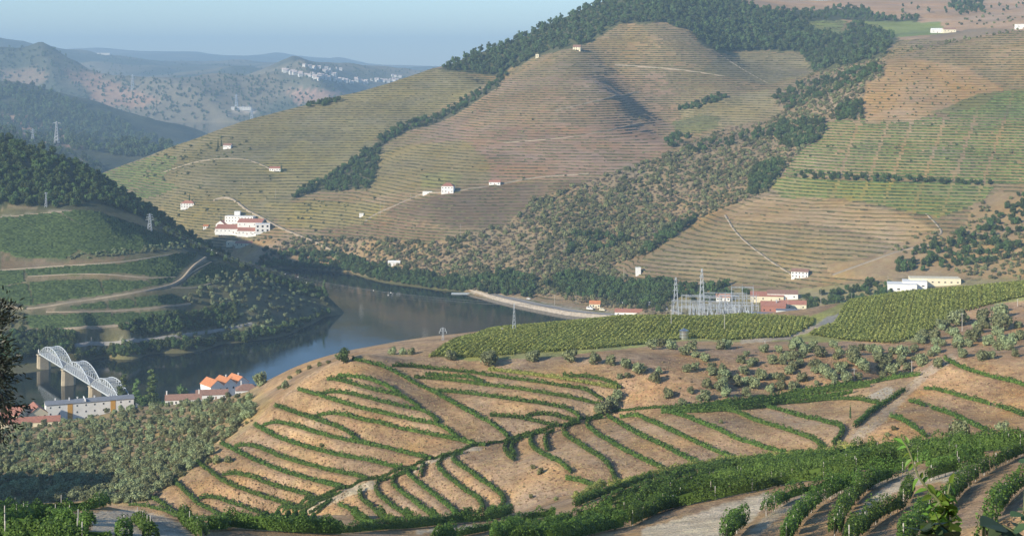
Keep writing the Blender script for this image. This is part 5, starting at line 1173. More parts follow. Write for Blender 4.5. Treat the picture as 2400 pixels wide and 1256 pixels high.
for a, b in zip(p1[:-1], p1[1:]):
    m.quadprism([(a[0],a[1],a[2]-2),(b[0],b[1],b[2]-2),(b[0],b[1]+.6,b[2]-2),(a[0],a[1]+.6,a[2]-2),(a[0],a[1],a[2]+2.2),(b[0],b[1],b[2]+2.2),(b[0],b[1]+.6,b[2]+2.2),(a[0],a[1]+.6,a[2]+2.2)])
tag(m.build('terrace_wall', WHITE), 'white retaining wall along the front of the winery', 'wall')
FH = 'houses on the far slopes'
main_house('hill_house', 'white house with pinkish red roof left above the winery', 440, 487, 17, 10, 5.5, R(-6), 'hip', 3, win=(2,5), group=FH)
main_house('hill_house', 'small orange-roofed hut just left of the winery', 482, 536, 6, 5, 3, 0, 'gable', 1.5, rm=ORANGE, win=(1,2), group=FH)
main_house('hill_house', 'low cream house below the winery at the edge of the shade', 542, 577, 11, 8, 5, R(-5), 'flat', 0, CREAM, CREAM, (1,2), group=FH)
main_house('hill_house', 'long reddish shed beside the cream house below the winery', 572, 577, 20, 7, 3.5, R(-5), 'gable', 2, CREAM, REDR, (1,4), group=FH)
main_house('hill_house', 'white house beside two cypresses high on the left shoulder', 533, 349, 11, 8, 4.5, R(-8), 'gable', 2.5, rm=BROWNR, win=(1,4), group=FH)
main_house('hill_house', 'pair of low white houses by the shoulder track', 645, 402, 15, 8, 4, R(-5), 'gable', 2, rm=REDR, win=(1,5), group=FH)
main_house('farmhouse', 'white two-storey farmhouse with red hipped roof on the big hill', 1050, 453, 14, 11, 8, R(-8), 'hip', 3.5, win=(2,4), group=FH)
main_house('farm_shed', 'low white shed with red roof right of the farmhouse', 1160, 434, 13, 8, 3.5, R(-5), 'gable', 2, win=(1,3), group=FH)
main_house('farm_shed', 'white terrace hut left of the farmhouse', 1002, 455, 11, 5, 2.5, R(-5), 'flat', 0, rm=WHITE, win=(0,0), door=False, group=FH)
main_house('hilltop_house', 'pale house at the forest edge near the hilltop', 1353, 118, 11, 8, 4.5, R(-15), 'gable', 3.0, CREAM, BROWNR, (2,3), group=FH)
main_house('hilltop_hut', 'tiny pale tower on the forest edge below the hilltop house', 1259, 137, 5, 5, 6, 0, 'flat', 0, CREAM, CREAM, (1,1), door=False, group=FH)
main_house('pump_hut', 'tiny white pump hut on the lower terraces', 847, 508, 5, 4, 3.5, 0, 'flat', 0, rm=WHITE, win=(0,0), door=False, group=FH)
main_house('river_cabin', 'low white cabin half hidden by the riverside trees', 924, 622, 13, 5, 3.5, R(-5), 'gable', 1.4, rm=WHITE, win=(1,3), group=FH)
main_house('pump_tower', 'narrow white tower hut above the trees behind the quay', 1496, 645, 4.8, 4.5, 7, 0, 'flat', 0, rm=WHITE, win=(0,0), door=False, group=FH)
main_house('white_house', 'white house with brown roof at the foot of the terraced right hill', 1877, 651, 15, 8, 5.5, R(-18), 'gable', 2.2, rm=BROWNR, win=(2,5), group=FH)
main_house('ridge_cottage', 'white cottage on the green fields near the right skyline', 2197, 78, 18, 9, 5, 0, 'gable', 2.5, rm=WHITE, win=(1,3), group=FH)
main_house('ridge_cottage', 'pinkish cottage right of the white one near the right skyline', 2226, 77, 20, 9, 5, 0, 'gable', 2.5, CREAM, BROWNR, (1,4), group=FH)
main_house('ridge_cottage', 'white building cut by the right edge near the skyline', 2398, 68, 18, 9, 6, 0, 'flat', 0, rm=WHITE, win=(1,3), group=FH)
for px, py, lab in ((519,338,'right one of two cypresses by the white shoulder house'), (511,340,'left one of two cypresses by the white shoulder house'), (659,398,'cypress beside the pair of low white houses'), (444,470,'cypress behind the pinkish-roofed white house'), (518,525,'cypress at the left end of the winery'), (1670,690,'cypress behind the substation')):
    p = H_(main, px, py+6); make_plant('cypress', p[0], p[1], p[2], 5.5, lab, 'cypresses', 1.15)
WHN = 'warehouses by the road'
p = H_(main, 2120, 690); house('warehouse', 'bright white warehouse front with a flat roof behind the right vine field', (p[0], p[1]+9, p[2]), 24, 18, 8, R(-12), 'flat', 0, WHITE, WHITE, (1,4), 2.2, 1.2, True, group=WHN, cat='warehouse')
p = H_(main, 2150, 681); house('warehouse', 'second white warehouse step right of the brightest one', (p[0], p[1]+9, p[2]), 20, 16, 7, R(-12), 'flat', 0, WHITE, WHITE, (1,3), 2.2, 1, False, group=WHN, cat='warehouse')
p = H_(main, 2205, 672); house('warehouse', 'long cream warehouse behind the white ones', (p[0]-3, p[1]+9, p[2]), 42, 14, 6.5, R(-6), 'flat', 0, CREAM, CREAM, (1,8), 1.6, 1, False, group=WHN, cat='warehouse')
for px, py, w_, d_, h_, rf, rh, wl_, rm_, lab in ((1800,706,28,14,4.5,'gable',3,CREAM,REDR,'red-roofed hall behind the substation'), (1836,702,26,12,5,'gable',2.6,WHITE,BROWNR,'brown-roofed hall with white gable behind the red one'), (1815,737,20,16,7,'gable',3,REDR,REDR,'brick-red hall right of the switchyard'),
    (1860,727,22,10,5,'gable',2.6,CREAM,REDR,'low red-roofed shed right of the brick-red hall'), (1795,747,24,9,4,'flat',0,WHITE,GREYR,'low white shed with grey roof at the right of the switchyard'), (1862,743,28,10,5,'flat',0,WHITE,GREYR,'wider grey flat-roofed shed beside the road'),
    (1696,706,12,8,3.5,'gable',2.2,WHITE,ORANGE,'small white house with orange roof behind the switchyard'), (1395,722,10,8,4,'gable',2.4,CREAM,ORANGE,'small orange-roofed kiosk on the quay'), (1474,741,24,9,3.6,'gable',2.4,WHITE,REDR,'long red-roofed station building at the end of the quay')):
    p = H_(main, px, py); house('valley_building', lab, (p[0], p[1]+d_*.4, p[2]), w_, d_, h_, R(-8), rf, rh, wl_, rm_, (1, 4), 1.1, 1.2, True, group='buildings on the valley floor', cat='building')
# town on the far hillside
rt = random.Random(11); TOWN = []
for (x0, y0, x1, y1, n) in ((665,168,705,178,16),(705,176,745,186,14),(745,180,790,192,24),(785,188,830,194,14),(835,190,860,196,12),(868,188,910,192,18),(915,190,945,196,6),(755,168,790,178,12),(706,158,800,166,9),(730,178,770,184,8),(920,180,945,186,4)):
    for k in range(n):
        t = rt.random(); px = x0+(x1-x0)*t; py = y0+(y1-y0)*t+rt.uniform(-2.5,2.5); TOWN.append((px, py))
walls_me = MB(); walls_me.box(-.5,-.4,-.6,.5,.4,.8); walls_me.poly([(.5,-.4,.8),(.5,.4,.8),(.5,0,1.05)]); walls_me.poly([(-.5,-.4,.8),(-.5,0,1.05),(-.5,.4,.8)]); walls_me = walls_me.mesh('town_walls'); walls_me.materials.append(mat_plain('town_plaster', (.6,.58,.54), .9, 0, .15, .2))
roof_me = MB(); roof_me.quadprism([(-.55,-.46,.77),(.55,-.46,.77),(.55,0,1.06),(-.55,0,1.06),(-.55,-.46,.83),(.55,-.46,.83),(.55,0,1.12),(-.55,0,1.12)]); roof_me.quadprism([(-.55,.002,1.06),(.55,.002,1.06),(.55,.46,.77),(-.55,.46,.77),(-.55,.002,1.12),(.55,.002,1.12),(.55,.46,.83),(-.55,.46,.83)])
roof_me = roof_me.mesh('town_roof'); roof_me.materials.append(mat_plain('pale_town_roof', (.62,.5,.44), .85, 0, .25, .2))
for px, py in TOWN:
    p = farc.hit(px, py)
    if p is None: continue
    r = empty('town_house', p, rt.uniform(-.6,.6)); s = rt.uniform(10, 18); r.scale = (s, s, s*.8)
    link('wall', walls_me, None, r); link('roof', roof_me, None, r)
    tag(r, 'tiny white house of the town scattered over the far hillside', 'house', 'town on the far hillside')
for px, py, w_, lab in ((243,129,40,'left white block of the institution on the far ridge'), (263,128,34,'middle pinkish block of the institution on the far ridge'), (281,129,36,'right white block of the institution on the far ridge'), (566,258,36,'pale depot on the far valley slope')):
    p = farc.hit(px, py)
    if p: house('far_block', lab, p, w_*2.2, 22, 12, 0, 'flat', 0, MATS['town_plaster'], MATS['town_plaster'], (2,8), 1.6, 1.6, False, group='blocks on the far ridge', cat='building')

# ---- pylons, poles, wires
def lattice(name, label, base, h, w0, arms, mat=GALV, group=None, cat='pylon', r=.09):
    o = empty(name, base); lv = 7
    legs = []
    for sx in (-1, 1):
        for sy in (-1, 1):
            m = MB(); m.bar((sx*w0/2,sy*w0/2,-1.5), (sx*w0*.1,sy*w0*.1,h), r*1.5, 4, r*.8); m.build('leg', mat, o)
    m = MB(); W = lambda z: w0/2+(w0*.1-w0/2)*z/h
    zs = [h*(1-(1-i/lv)**1.15) for i in range(lv+1)]
    for a, b in zip(zs[:-1], zs[1:]):
        for s in (-1, 1):
            for (p1, p2) in (((-W(a),s*W(a),a),(W(b),s*W(b),b)),((W(a),s*W(a),a),(-W(b),s*W(b),b)),((s*W(a),-W(a),a),(s*W(b),W(b),b)),((s*W(a),W(a),a),(s*W(b),-W(b),b))): m.bar(p1, p2, r*.7, 4)
    m.build('bracing', mat, o)
    for (z, l) in arms:
        m = MB(); m.bar((-l,0,z),(l,0,z),r,4); m.bar((-l,0,z),(0,0,z+.12*l+.4),r*.7,4); m.bar((l,0,z),(0,0,z+.12*l+.4),r*.7,4); a = m.build('crossarm', mat, o)
        for s in (-1, 1):
            g = MB(); g.bar((s*l,0,z),(s*l,0,z-.9),.1,5); g.build('insulator', STEEL, a)
    return tag(o, label, cat, group)
PG = 'pylons of the power lines'
pL = H_(left, 351, 541); lattice('pylon', 'lattice pylon standing on the vine slope of the left bank', pL, 15.5, 4, [(10,3.6),(12.2,3.0),(14.4,2.4)], group=PG, r=.13)
pL2 = H_(left, 108, 485); lattice('pylon', 'slim pylon before the wood of the left bank', pL2, 13, 2, [(12,1.6)], group=PG, r=.12)
pN = H_(near, 1205, 776); lattice('pylon', 'slim lattice mast at the rim of the plateau against the river', pN, (776-711)*pN[1]/F, 1.5, [], group=PG, r=.06)
pM = H_(near, 1031, 816); lattice('pylon', 'pylon top just showing above the plateau rim', (pM[0], pM[1]+25, pM[2]-8), 11.5, 1.6, [(10,1.4),(11,1.0)], group=PG, r=.05)
p = H_(fara, 77, 335); lattice('pylon', 'tall pylon on the dark spur behind the left bank', (p[0],p[1],p[2]), 30, 6, [(22,6),(26,5)], group=PG, r=.3)
p = H_(fara, 133, 332); lattice('pylon', 'smaller pylon right of the tall one on the dark spur', p, 20, 4, [(18,4)], group=PG, r=.25)
for px, py, hh, lab in ((311,212,45,'faint pylon on the hazy brown spur'), (554,256,40,'faint pylon left of the pale depot'), (590,285,35,'faint pylon low in the hazy valley')):
    p = farc.hit(px, py)
    if p: lattice('pylon', lab, p, hh*1.5, 12, [(hh*1.1,12),(hh*1.35,9)], group=PG, r=.7)
p = H_(main, 1584, 742); pS1 = p; lattice('pylon', 'tall lattice tower at the left end of the switchyard', p, 33, 5, [(22,2.5),(27,2)], group=PG, r=.13)
p = H_(main, 1645, 735); pS2 = p; lattice('pylon', 'tall lattice tower over the middle of the switchyard', p, 38, 5, [(26,2.5),(31,2)], group=PG, r=.13)
p = H_(main, 1820, 735); lattice('pylon', 'short lattice tower before the brick-red hall', p, 12, 2.2, [(11,1.6)], group=PG, r=.1)
SW = 'gantries of the switchyard'
# switchyard: portal gantries, busbars and rows of posts
def gantry(px, py, span, h, n, lab, ang=-.12):
    p = H_(main, px, py); o = empty('gantry', p, ang)
    for i in range(n):
        x = span*i/(n-1)-span/2; m = MB()
        for sx in (-.35,.35):
            for sy in (-.35,.35): m.bar((x+sx,sy,-1),(x+sx*.6,sy*.6,h),.12,4)
        for k in range(6): m.bar((x-.33,-.33,h*k/6),(x+.3,-.3,h*(k+1)/6),.075,4); m.bar((x+.33,-.33,h*k/6),(x-.3,-.3,h*(k+1)/6),.075,4)
        m.bar((x,0,h),(x,0,h+2.2),.06,4); m.build('column', GALV, o)
    m = MB()
    for dz in (0, -.8): m.bar((-span/2,0,h+dz),(span/2,0,h+dz),.16,4)
    nn = int(span/1.2)
    for k in range(nn): m.bar((-span/2+span*k/nn,0,h-.8*(k%2)),(-span/2+span*(k+1)/nn,0,h-.8*((k+1)%2)),.05,4)
    m.build('beam', GALV, o); return tag(o, lab, 'gantry', SW)
for i, (px, py, sp, hh, n, lab) in enumerate(((1660,748,44,11,4,'front portal gantry along the near edge of the switchyard'), (1715,742,34,12,4,'second portal gantry at the right front of the switchyard'), (1640,738,46,12,4,'middle left portal gantry of the switchyard'), (1705,734,40,13,4,'middle right portal gantry of the switchyard'),
    (1665,728,48,13,4,'rear left portal gantry of the switchyard'), (1740,728,18,20,3,'tallest portal gantry at the right of the switchyard'), (1700,722,36,13,3,'rearmost portal gantry of the switchyard'), (1625,745,24,9,3,'low gantry at the near left corner of the switchyard'), (1690,746,30,8,5,'low busbar frame in the middle front of the switchyard'), (1740,740,26,9,4,'low busbar frame at the right front of the switchyard'), (1615,736,20,10,3,'low gantry beside the left lattice tower'), (1680,738,40,9,5,'long low busbar frame across the switchyard'), (1730,734,30,15,4,'tall narrow gantry left of the brick-red hall'), (1650,724,30,11,4,'low gantry at the back of the switchyard'))): gantry(px, py, sp, hh, n, lab)
cp = MB(); cp.box(-.25,-.25,-1,.25,.25,2.2); cp = cp.mesh('plinth'); cp.materials.append(GALV)
ins = MB(); ins.lathe((0,0,2.2), [(.16,0),(.32,.2),(.16,.4),(.32,.6),(.16,.8),(.32,1.0),(.16,1.2),(.3,1.5),(.2,1.9)], 8); ins = ins.mesh('insulator'); ins.materials.append(STEEL)
ri = random.Random(2)
for k in range(90):
    px = 1612+ri.uniform(0,150); py = ri.choice((728,732,736,740,744,747)); p = H_(main, px, py); r = empty('insulator_post', p); r.scale = (1.3,1.3,ri.uniform(.9,1.7))
    link('plinth', cp, None, r); link('insulator', ins, None, r); tag(r, 'grey insulator post among the switchyard equipment', 'insulator', 'insulator posts of the switchyard')
for k, (px, py) in enumerate(((1650,744),(1690,743),(1725,741))):
    p = H_(main, px, py); r = empty('transformer', p, -.1); m = MB(); m.box(-2.6,-1.6,-.5,2.6,1.6,3.4); m.build('tank', RUST, r)
    for s in (-1, 1):
        m = MB()
        for j in range(6): m.box(-2.2+j*.8, s*1.62, .3, -1.8+j*.8, s*2.3, 3.0)
        m.build('radiator', GALV, r)
    for j in range(3): m = MB(); m.lathe((-1.6+1.6*j,0,3.4), [(.2,0),(.3,.3),(.15,.5),(.25,.8),(.1,1.6)], 8); m.build('bushing', STEEL, r)
    tag(r, ('left','middle','right')[k]+' grey transformer in the switchyard', 'transformer', 'transformers of the switchyard')
def pole(T, px, pt, pb, label, mat=POSTM, rad=.11, arm=True, lean=0):
    p = H_(T, px, pb); h = (pb-pt)*p[1]/F; r = empty('utility_pole', p); m = MB(); m.bar((0,0,-1),(lean*h,0,h),rad*1.15,6,rad*.8); m.build('shaft', mat, r)
    if arm: m = MB(); m.bar((lean*h-.8,0,h-.4),(lean*h+.8,0,h-.4),rad*.5,4); m.build('crossarm', mat, r)
    return tag(r, label, 'pole', 'poles of the valley')
for T, px, pt, pb, lab, ln in ((near,2255,733,776,'pale pole among the olive trees at the right',0),(near,2002,862,893,'pale pole at the edge of the dense green rows',0),(near,2137,845,874,'pale pole right of the other at the top of the green rows',0),(near,1573,714,764,'pale pole in the vine field left of the steel tank',0),
   (near,1698,736,776,'pale pole in the vine field right of the steel tank',0),(near,1797,798,824,'leaning pole on the red bank below the vine field',-.18),(near,1280,742,757,'short post at the rim of the plateau field',0),(near,1177,767,779,'shorter post left of the other on the plateau rim',0),(near,2385,700,718,'pole on the right vine field',0),
   (main,1924,678,738,'tall pole beside the road right of the switchyard',0),(main,1996,686,712,'street lamp pole by the road bend',0),(main,1350,683,712,'pale pole on the quay near the kiosk',0),(main,1300,690,716,'pale pole at the left of the quay square',0),(main,1462,626,662,'pole on the spur above the quay trees',0),
   (main,1322,560,596,'pole on the rough spur',0),(main,1079,525,554,'pole below the dark ploughed field',0),(main,891,472,506,'left of two poles by the pump hut track',0),(main,900,470,492,'right of two poles by the pump hut track',0),(main,962,454,468,'short pole left of the farmhouse',0),(main,568,422,440,'pole above the winery bend',0),
   (main,646,442,466,'pole on the terraces right above the winery',0),(main,2081,647,672,'white pole before the scrub left of the warehouses',0),(main,1777,690,740,'pole between switchyard and brick-red hall',0),(main,1606,690,742,'left busbar pole of the switchyard',0),(main,1847,690,735,'pole right behind the brick-red hall',0),(left,214,820-30,812,'pole by the riverside road of the left bank',0)):
    pole(T, px, pt, pb, lab, lean=ln)
def wire(name, label, a, b, sag, r=.05, balls=0, group=None, t0=0., t1=1.):
    o = empty(name, a); m = MB(); A = Vector(a); n = 26; P = []
    for i in range(n+1):
        t = t0+(t1-t0)*i/n; P.append(Vector(a).lerp(Vector(b), t)-Vector((0,0,4*sag*t*(1-t)))-A)
    for i in range(n): m.bar(P[i], P[i+1], r, 3)
    m.build('cable', CABLE, o)
    for k in range(balls):
        q_ = P[int((k+.7)*n/(balls+.4)) % n]; g = MB(); g.lathe((q_.x,q_.y,q_.z-.32), [(.05,0),(.24,.1),(.32,.32),(.24,.54),(.05,.64)], 8); g.build('marker_ball', WHITE, o, True)
    return tag(o, label, 'power line', group)
WG2 = 'power lines over the river'
tops = [(pL[0]+dx, pL[1], pL[2]+z) for dx, z in ((-3.6,9.5),(3.6,9.5),(-3,11.7),(3,11.7))]
dst = [unproj(1500, 770, 600), unproj(1500, 782, 590), unproj(1500, 760, 610), unproj(1420, 800, 560)]
for k, (a, b) in enumerate(zip(tops, dst)):
    bb = (pN[0]+30+6*k, pN[1]+30, pN[2]+4+1.2*k); wire('power_line', ordw(k)+' cable from the left bank pylon across the river, seen from above', a, (bb[0], bb[1], bb[2]), 16+3*k, .035, 2 if k in (0, 2) else 1, WG2)
topN = (pN[0], pN[1], pN[2]+(776-711)*pN[1]/F)
wire('power_line', 'cable from the slim mast left across the water', topN, unproj(560, 610, 1380), 6, .045, 2, WG2)
wire('power_line', 'cable from the slim mast to the switchyard', topN, (pS1[0], pS1[1], pS1[2]+30), 9, .045, 1, WG2)
wire('power_line', 'upper cable over the right vine field', unproj(1924, 690, 1270), unproj(2450, 676, 640), 5, .04, 0, WG2)
wire('power_line', 'lower cable over the right vine field', unproj(1924, 700, 1270), unproj(2450, 686, 620), 5, .04, 0, WG2)
wire('power_line', 'high cable over the scrub behind the warehouses', unproj(2081, 650, 1290), unproj(2450, 600, 1000), 5, .05, 0, WG2)

# ---- steel tank
p = H_(near, 1603, 795); t_ = empty('steel_tank', p); rr = 10.5*p[1]/F; hh = 22*p[1]/F
m = MB(); m.lathe((0,0,-.3), [(rr,0),(rr,hh)], 20); m.build('shell', TANKM, t_, False); m = MB(); m.lathe((0,0,hh-.299), [(rr*1.04,0),(rr*1.04,.12),(rr*.2,.75),(rr*.12,.95)], 20); m.build('lid', TANKM, t_)
for k in (.3,.62): m = MB(); m.lathe((0,0,hh*k), [(rr*1.015,0),(rr*1.015,.1)], 20); m.build('hoop', GALV, t_)
tag(t_, 'shiny steel water tank at the edge of the plateau vine field', 'tank')
# ---- quay on the far bank
qs = [wpt(x, y) for x, y in catmull([(1096,686),(1130,695),(1170,706),(1230,720),(1300,734),(1345,741),(1440,749),(1520,755)], 5)]
m = MB(); inl = np.array([.72,.69])
for a, b in zip(qs[:-1], qs[1:]):
    f = lambda p, k, z: (p[0]+inl[0]*k, p[1]+inl[1]*k, z)
    m.poly([f(a,0,-2),f(b,0,-2),f(b,1.2,2.6),f(a,1.2,2.6)]); m.poly([f(a,1.2,2.6),f(b,1.2,2.6),f(b,15,3.0),f(a,15,3.0)]); m.poly([f(a,15,3.0),f(b,15,3.0),f(b,15,-2),f(a,15,-2)])
tag(m.build('quay', QUAY), kind='structure')
m = MB()
for a, b in zip(qs[3:-1], qs[4:]): m.poly([f(a,6,3.02),f(b,6,3.02),f(b,12,3.03),f(a,12,3.03)])
m.v = [(x,y,z+.05) for x,y,z in m.v]; tag(m.build('quay_road', ASPH), kind='structure')
m = MB()
for a, b in zip(qs[:-1], qs[1:]): m.quadprism([f(a,1.3,2.6),f(b,1.3,2.6),f(b,1.7,2.6),f(a,1.7,2.6),f(a,1.3,3.5),f(b,1.3,3.5),f(b,1.7,3.5),f(a,1.7,3.5)])
tag(m.build('quay_wall', QUAY), 'low stone parapet along the edge of the quay', 'wall')
m = MB(); a = qs[0]; m.box(a[0]-16,a[1]-9,.0,a[0]+3,a[1]-5,.9); o = m.build('landing_stage', STEEL); tag(o, 'pale floating landing stage at the left end of the quay', 'pontoon')
def vehicle(px, py, L, Wd, Hh, body, label, cat, rz=0):
    p = H_(main, px, py); z = max(p[2], 3.1); r = empty(cat.replace(' ', '_'), (p[0], p[1], z), rz); m = MB()
    m.quadprism([(-L/2,-Wd/2,.45),(L/2,-Wd/2,.45),(L/2,Wd/2,.45),(-L/2,Wd/2,.45),(-L/2,-Wd/2,Hh*.55),(L/2,-Wd/2,Hh*.55),(L/2,Wd/2,Hh*.55),(-L/2,Wd/2,Hh*.55)])
    m.quadprism([(-L*.48,-Wd*.48,Hh*.551),(L*.3,-Wd*.48,Hh*.551),(L*.3,Wd*.48,Hh*.551),(-L*.48,Wd*.48,Hh*.551),(-L*.46,-Wd*.42,Hh),(L*.2,-Wd*.42,Hh),(L*.2,Wd*.42,Hh),(-L*.46,Wd*.42,Hh)]); m.build('body', body, r)
    m = MB(); m.box(-L*.35,-Wd*.49,Hh*.62,L*.15,-Wd*.455,Hh*.88); m.build('window', DARK, r)
    for sx in (-.3,.3):
        for sy in (-1,1): m = MB(); m.bar((sx*L,sy*Wd*.42,.35),(sx*L,sy*Wd*.5,.35),.35,10); m.build('wheel', DARK, r)
    return tag(r, label, cat)
vehicle(1383,728,6.5,2.3,2.8,WHITE,'white camper van parked beside the orange-roofed kiosk','camper van',R(-30)); vehicle(1412,729,5.5,2.2,2.5,CREAM,'cream van parked right of the camper','van',R(-30)); vehicle(1240,702,4.4,1.8,1.5,WHITE,'white car parked under the trees on the quay','car',R(-40))
vehicle(1532,717,11,2.6,3.2,WHITE,'white bus on the road left of the switchyard','bus',R(-25))
for k in range(9):
    x, y = 1434+k*6.5, 741+k*.9; p = H_(main, x, y); o = MB(); o.box(-.25,-.25,-1,.25,.25,2.3); o.box(-.35,-.35,2.301,.35,.35,2.5); o = o.build('fence_post', WHITE); o.location = p; tag(o, 'white fence post before the long station building', 'post', 'fence posts of the station')
# white sign / camper at the left bank bridgehead
p = H_(left, 135, 806); house('bridgehead_hut', 'small white hut at the far end of the bridge', p, 8, 4, 3.2, R(-20), 'flat', 0, WHITE, GREYR, (1,2), cat='hut')

# ------------------------------------------------------------------ plants right in front of the viewpoint
L_SHOOT = mat_leaf('shoot_leaf', (.12,.23,.03), (.20,.31,.055), .45, .45)
L_DARKLEAF = mat_leaf('broad_dark_leaf', (.04,.075,.03), (.075,.115,.05), .2, .6)
L_EDGE = mat_leaf('silhouette_olive_leaf', (.012,.018,.01), (.03,.038,.022), .02, .45)  # near-black leaf colour carries the shade of sprays seen in silhouette
STEMG = mat_plain('green_stem', (.16,.17,.07), .7, 0, .2, 20)
def leaf_mesh(name, wd, droop=.25, fold=.16):
    m = MB(); n = 7
    for i in range(n+1):
        t = i/n; w_ = wd*math.sin(math.pi*min(1, t*1.02)**.8)*(1 if t < 1 else 0)+.004; z = -droop*t*t
        m.v += [(t, -w_, z+fold*w_), (t, 0, z), (t, w_, z+fold*w_)]
    for i in range(n): b = 3*i; m.f += [(b,b+3,b+4,b+1),(b+1,b+4,b+5,b+2)]
    return m.mesh(name)
LONG = leaf_mesh('leaf', .21, .14, .45); WIDE = leaf_mesh('leaf', .36, .05, .25)
def leaf(parent, me, mat, base, tip, roll, o0):
    b = Vector(base); d = Vector(tip)-b; L = d.length
    x = d.normalized(); up = Vector((0,-.5,.86)); y = up.cross(x)
    y = y.normalized() if y.length > .05 else Vector((0,1,0)); z = x.cross(y)
    from mathutils import Matrix
    M = Matrix((x, y, z)).transposed() @ Matrix.Rotation(roll, 3, 'X')
    o = bpy.data.objects.new('leaf', me); COL.objects.link(o)
    if not me.materials: me.materials.append(mat)
    o.parent = parent; o.location = b-Vector(o0); o.rotation_euler = M.to_euler(); o.scale = (L*1.12, L*1.12, L*1.12)
    return o
def sapling(name, label, stem, Y, leaves, me, mat, zoom, twigs=(), extra=(), r0=.009, seed=1):
    ox, oy, s = zoom; cv = lambda p, dy=0: Vector(unproj(ox+p[0]/s, oy+p[1]/s, Y+dy)); rng = random.Random(seed)
    gx = (ox+stem[0][0]/s-CX)*Y/F; gz = float(near.z(gx, Y))-.1
    root = empty(name, (gx, Y, gz)); o0 = root.location
    m = MB(); P = [Vector((gx, Y, gz))]+[cv(p) for p in stem]
    for i in range(len(P)-1): m.bar(P[i]-o0, P[i+1]-o0, r0*(1-.75*i/len(P)), 6, r0*(1-.75*(i+1)/len(P)))
    st = m.build('stem', STEMG, root)
    for tw in twigs:
        m = MB(); Q = [cv(p, rng.uniform(-.1,.1)) for p in tw]
        for i in range(len(Q)-1): m.bar(Q[i]-o0, Q[i+1]-o0, r0*.5, 5, r0*.3)
        m.build('twig', STEMG, root)
    for (a, b) in leaves: leaf(root, me, mat, cv(a), cv(b, rng.uniform(-.06,.06)), rng.uniform(-.5,.5), o0)
    for (x0, y0, x1, y1, n, ln) in extra:
        for k in range(n):
            a = (rng.uniform(x0,x1), rng.uniform(y0,y1)); th = rng.uniform(0, 6.28); l = ln*rng.uniform(.6,1.2)
            leaf(root, me, mat, cv(a, rng.uniform(-.15,.15)), cv((a[0]+l*math.cos(th), a[1]+l*math.sin(th)*.8+.25*l), rng.uniform(-.15,.15)), rng.uniform(-.8,.8), o0)
    return tag(root, label, 'sapling')
ZN = (2000, 1000, 4.905)
sapling('sapling', 'bright green sapling shoot rising before the near vineyard', [(1210,1300),(1190,1256),(1100,1080),(1030,1000),(990,860),(860,720),(800,640),(745,560),(690,420),(650,300),(610,215),(560,140)], 8.5,
 [((610,235),(490,255)),((605,215),(475,122)),((640,190),(600,110)),((650,300),(560,350)),((675,370),(588,450)),((690,415),(632,500)),((695,400),(690,300)),((720,470),(770,390)),((740,520),(690,500)),((755,590),(670,715)),((765,600),(800,520)),((860,720),(715,745)),((850,655),(950,780)),
  ((810,650),(850,560)),((890,790),(800,835)),((940,780),(1070,810)),((960,800),(1010,730)),((1080,770),(1165,890)),((1110,645),(1150,540)),((1115,650),(1150,700)),((1130,700),(1180,770)),((990,860),(880,880)),((1000,880),(900,1000)),((1010,900),(1120,930)),((1030,1000),(1160,980)),
  ((1040,1060),(910,1090)),((1045,1070),(880,1180)),((1100,1090),(1190,1060)),((1120,1130),(1000,1170)),((1140,1170),(1230,1100)),((990,870),(1010,780)),((1000,900),(850,930)),((930,800),(890,720)),((1080,950),(1150,870))],
 LONG, L_SHOOT, ZN, [((1100,1080),(1180,1030)),((1040,1000),(1080,800),(1110,650)),((990,860),(900,960)),((1060,1050),(960,1100),(880,1180))], [(860,900,1150,1150,46,120),(1000,780,1150,980,16,110)], .012, 3)
sapling('sapling', 'dark broad-leaved shoot in the bottom right corner', [(1000,1330),(980,1256),(930,1200),(880,1130)], 6.5, [((930,1200),(760,1240)),((900,1150),(750,1110)),((950,1230),(1080,1190)),((880,1130),(830,1010)),((960,1240),(880,1256)),((980,1256),(1100,1256))],
 WIDE, L_DARKLEAF, ZN, [], [(760,1130,1040,1256,14,110)], .008, 5)
WIDE2 = leaf_mesh('leaf', .42, .03, .12)
sapling('sapling', 'round grey-green leaves on thin stems at the right edge corner', [(1900,1330),(1880,1256),(1820,1190),(1720,1130)], 5.0, [((1720,1135),(1490,1120)),((1720,1130),(1560,1250)),((1960,1256),(1700,1235)),((1930,990),(1820,1020)),((1950,960),(1900,930)),((1962,1080),(1930,1000)),((1840,1190),(1990,1150)),((1990,410),(1920,370)),((1880,1150),(1860,1100))],
 WIDE2, L_DARKLEAF, ZN, [((1820,1190),(1930,1080),(1960,960),(1990,420))], [], .006, 6)
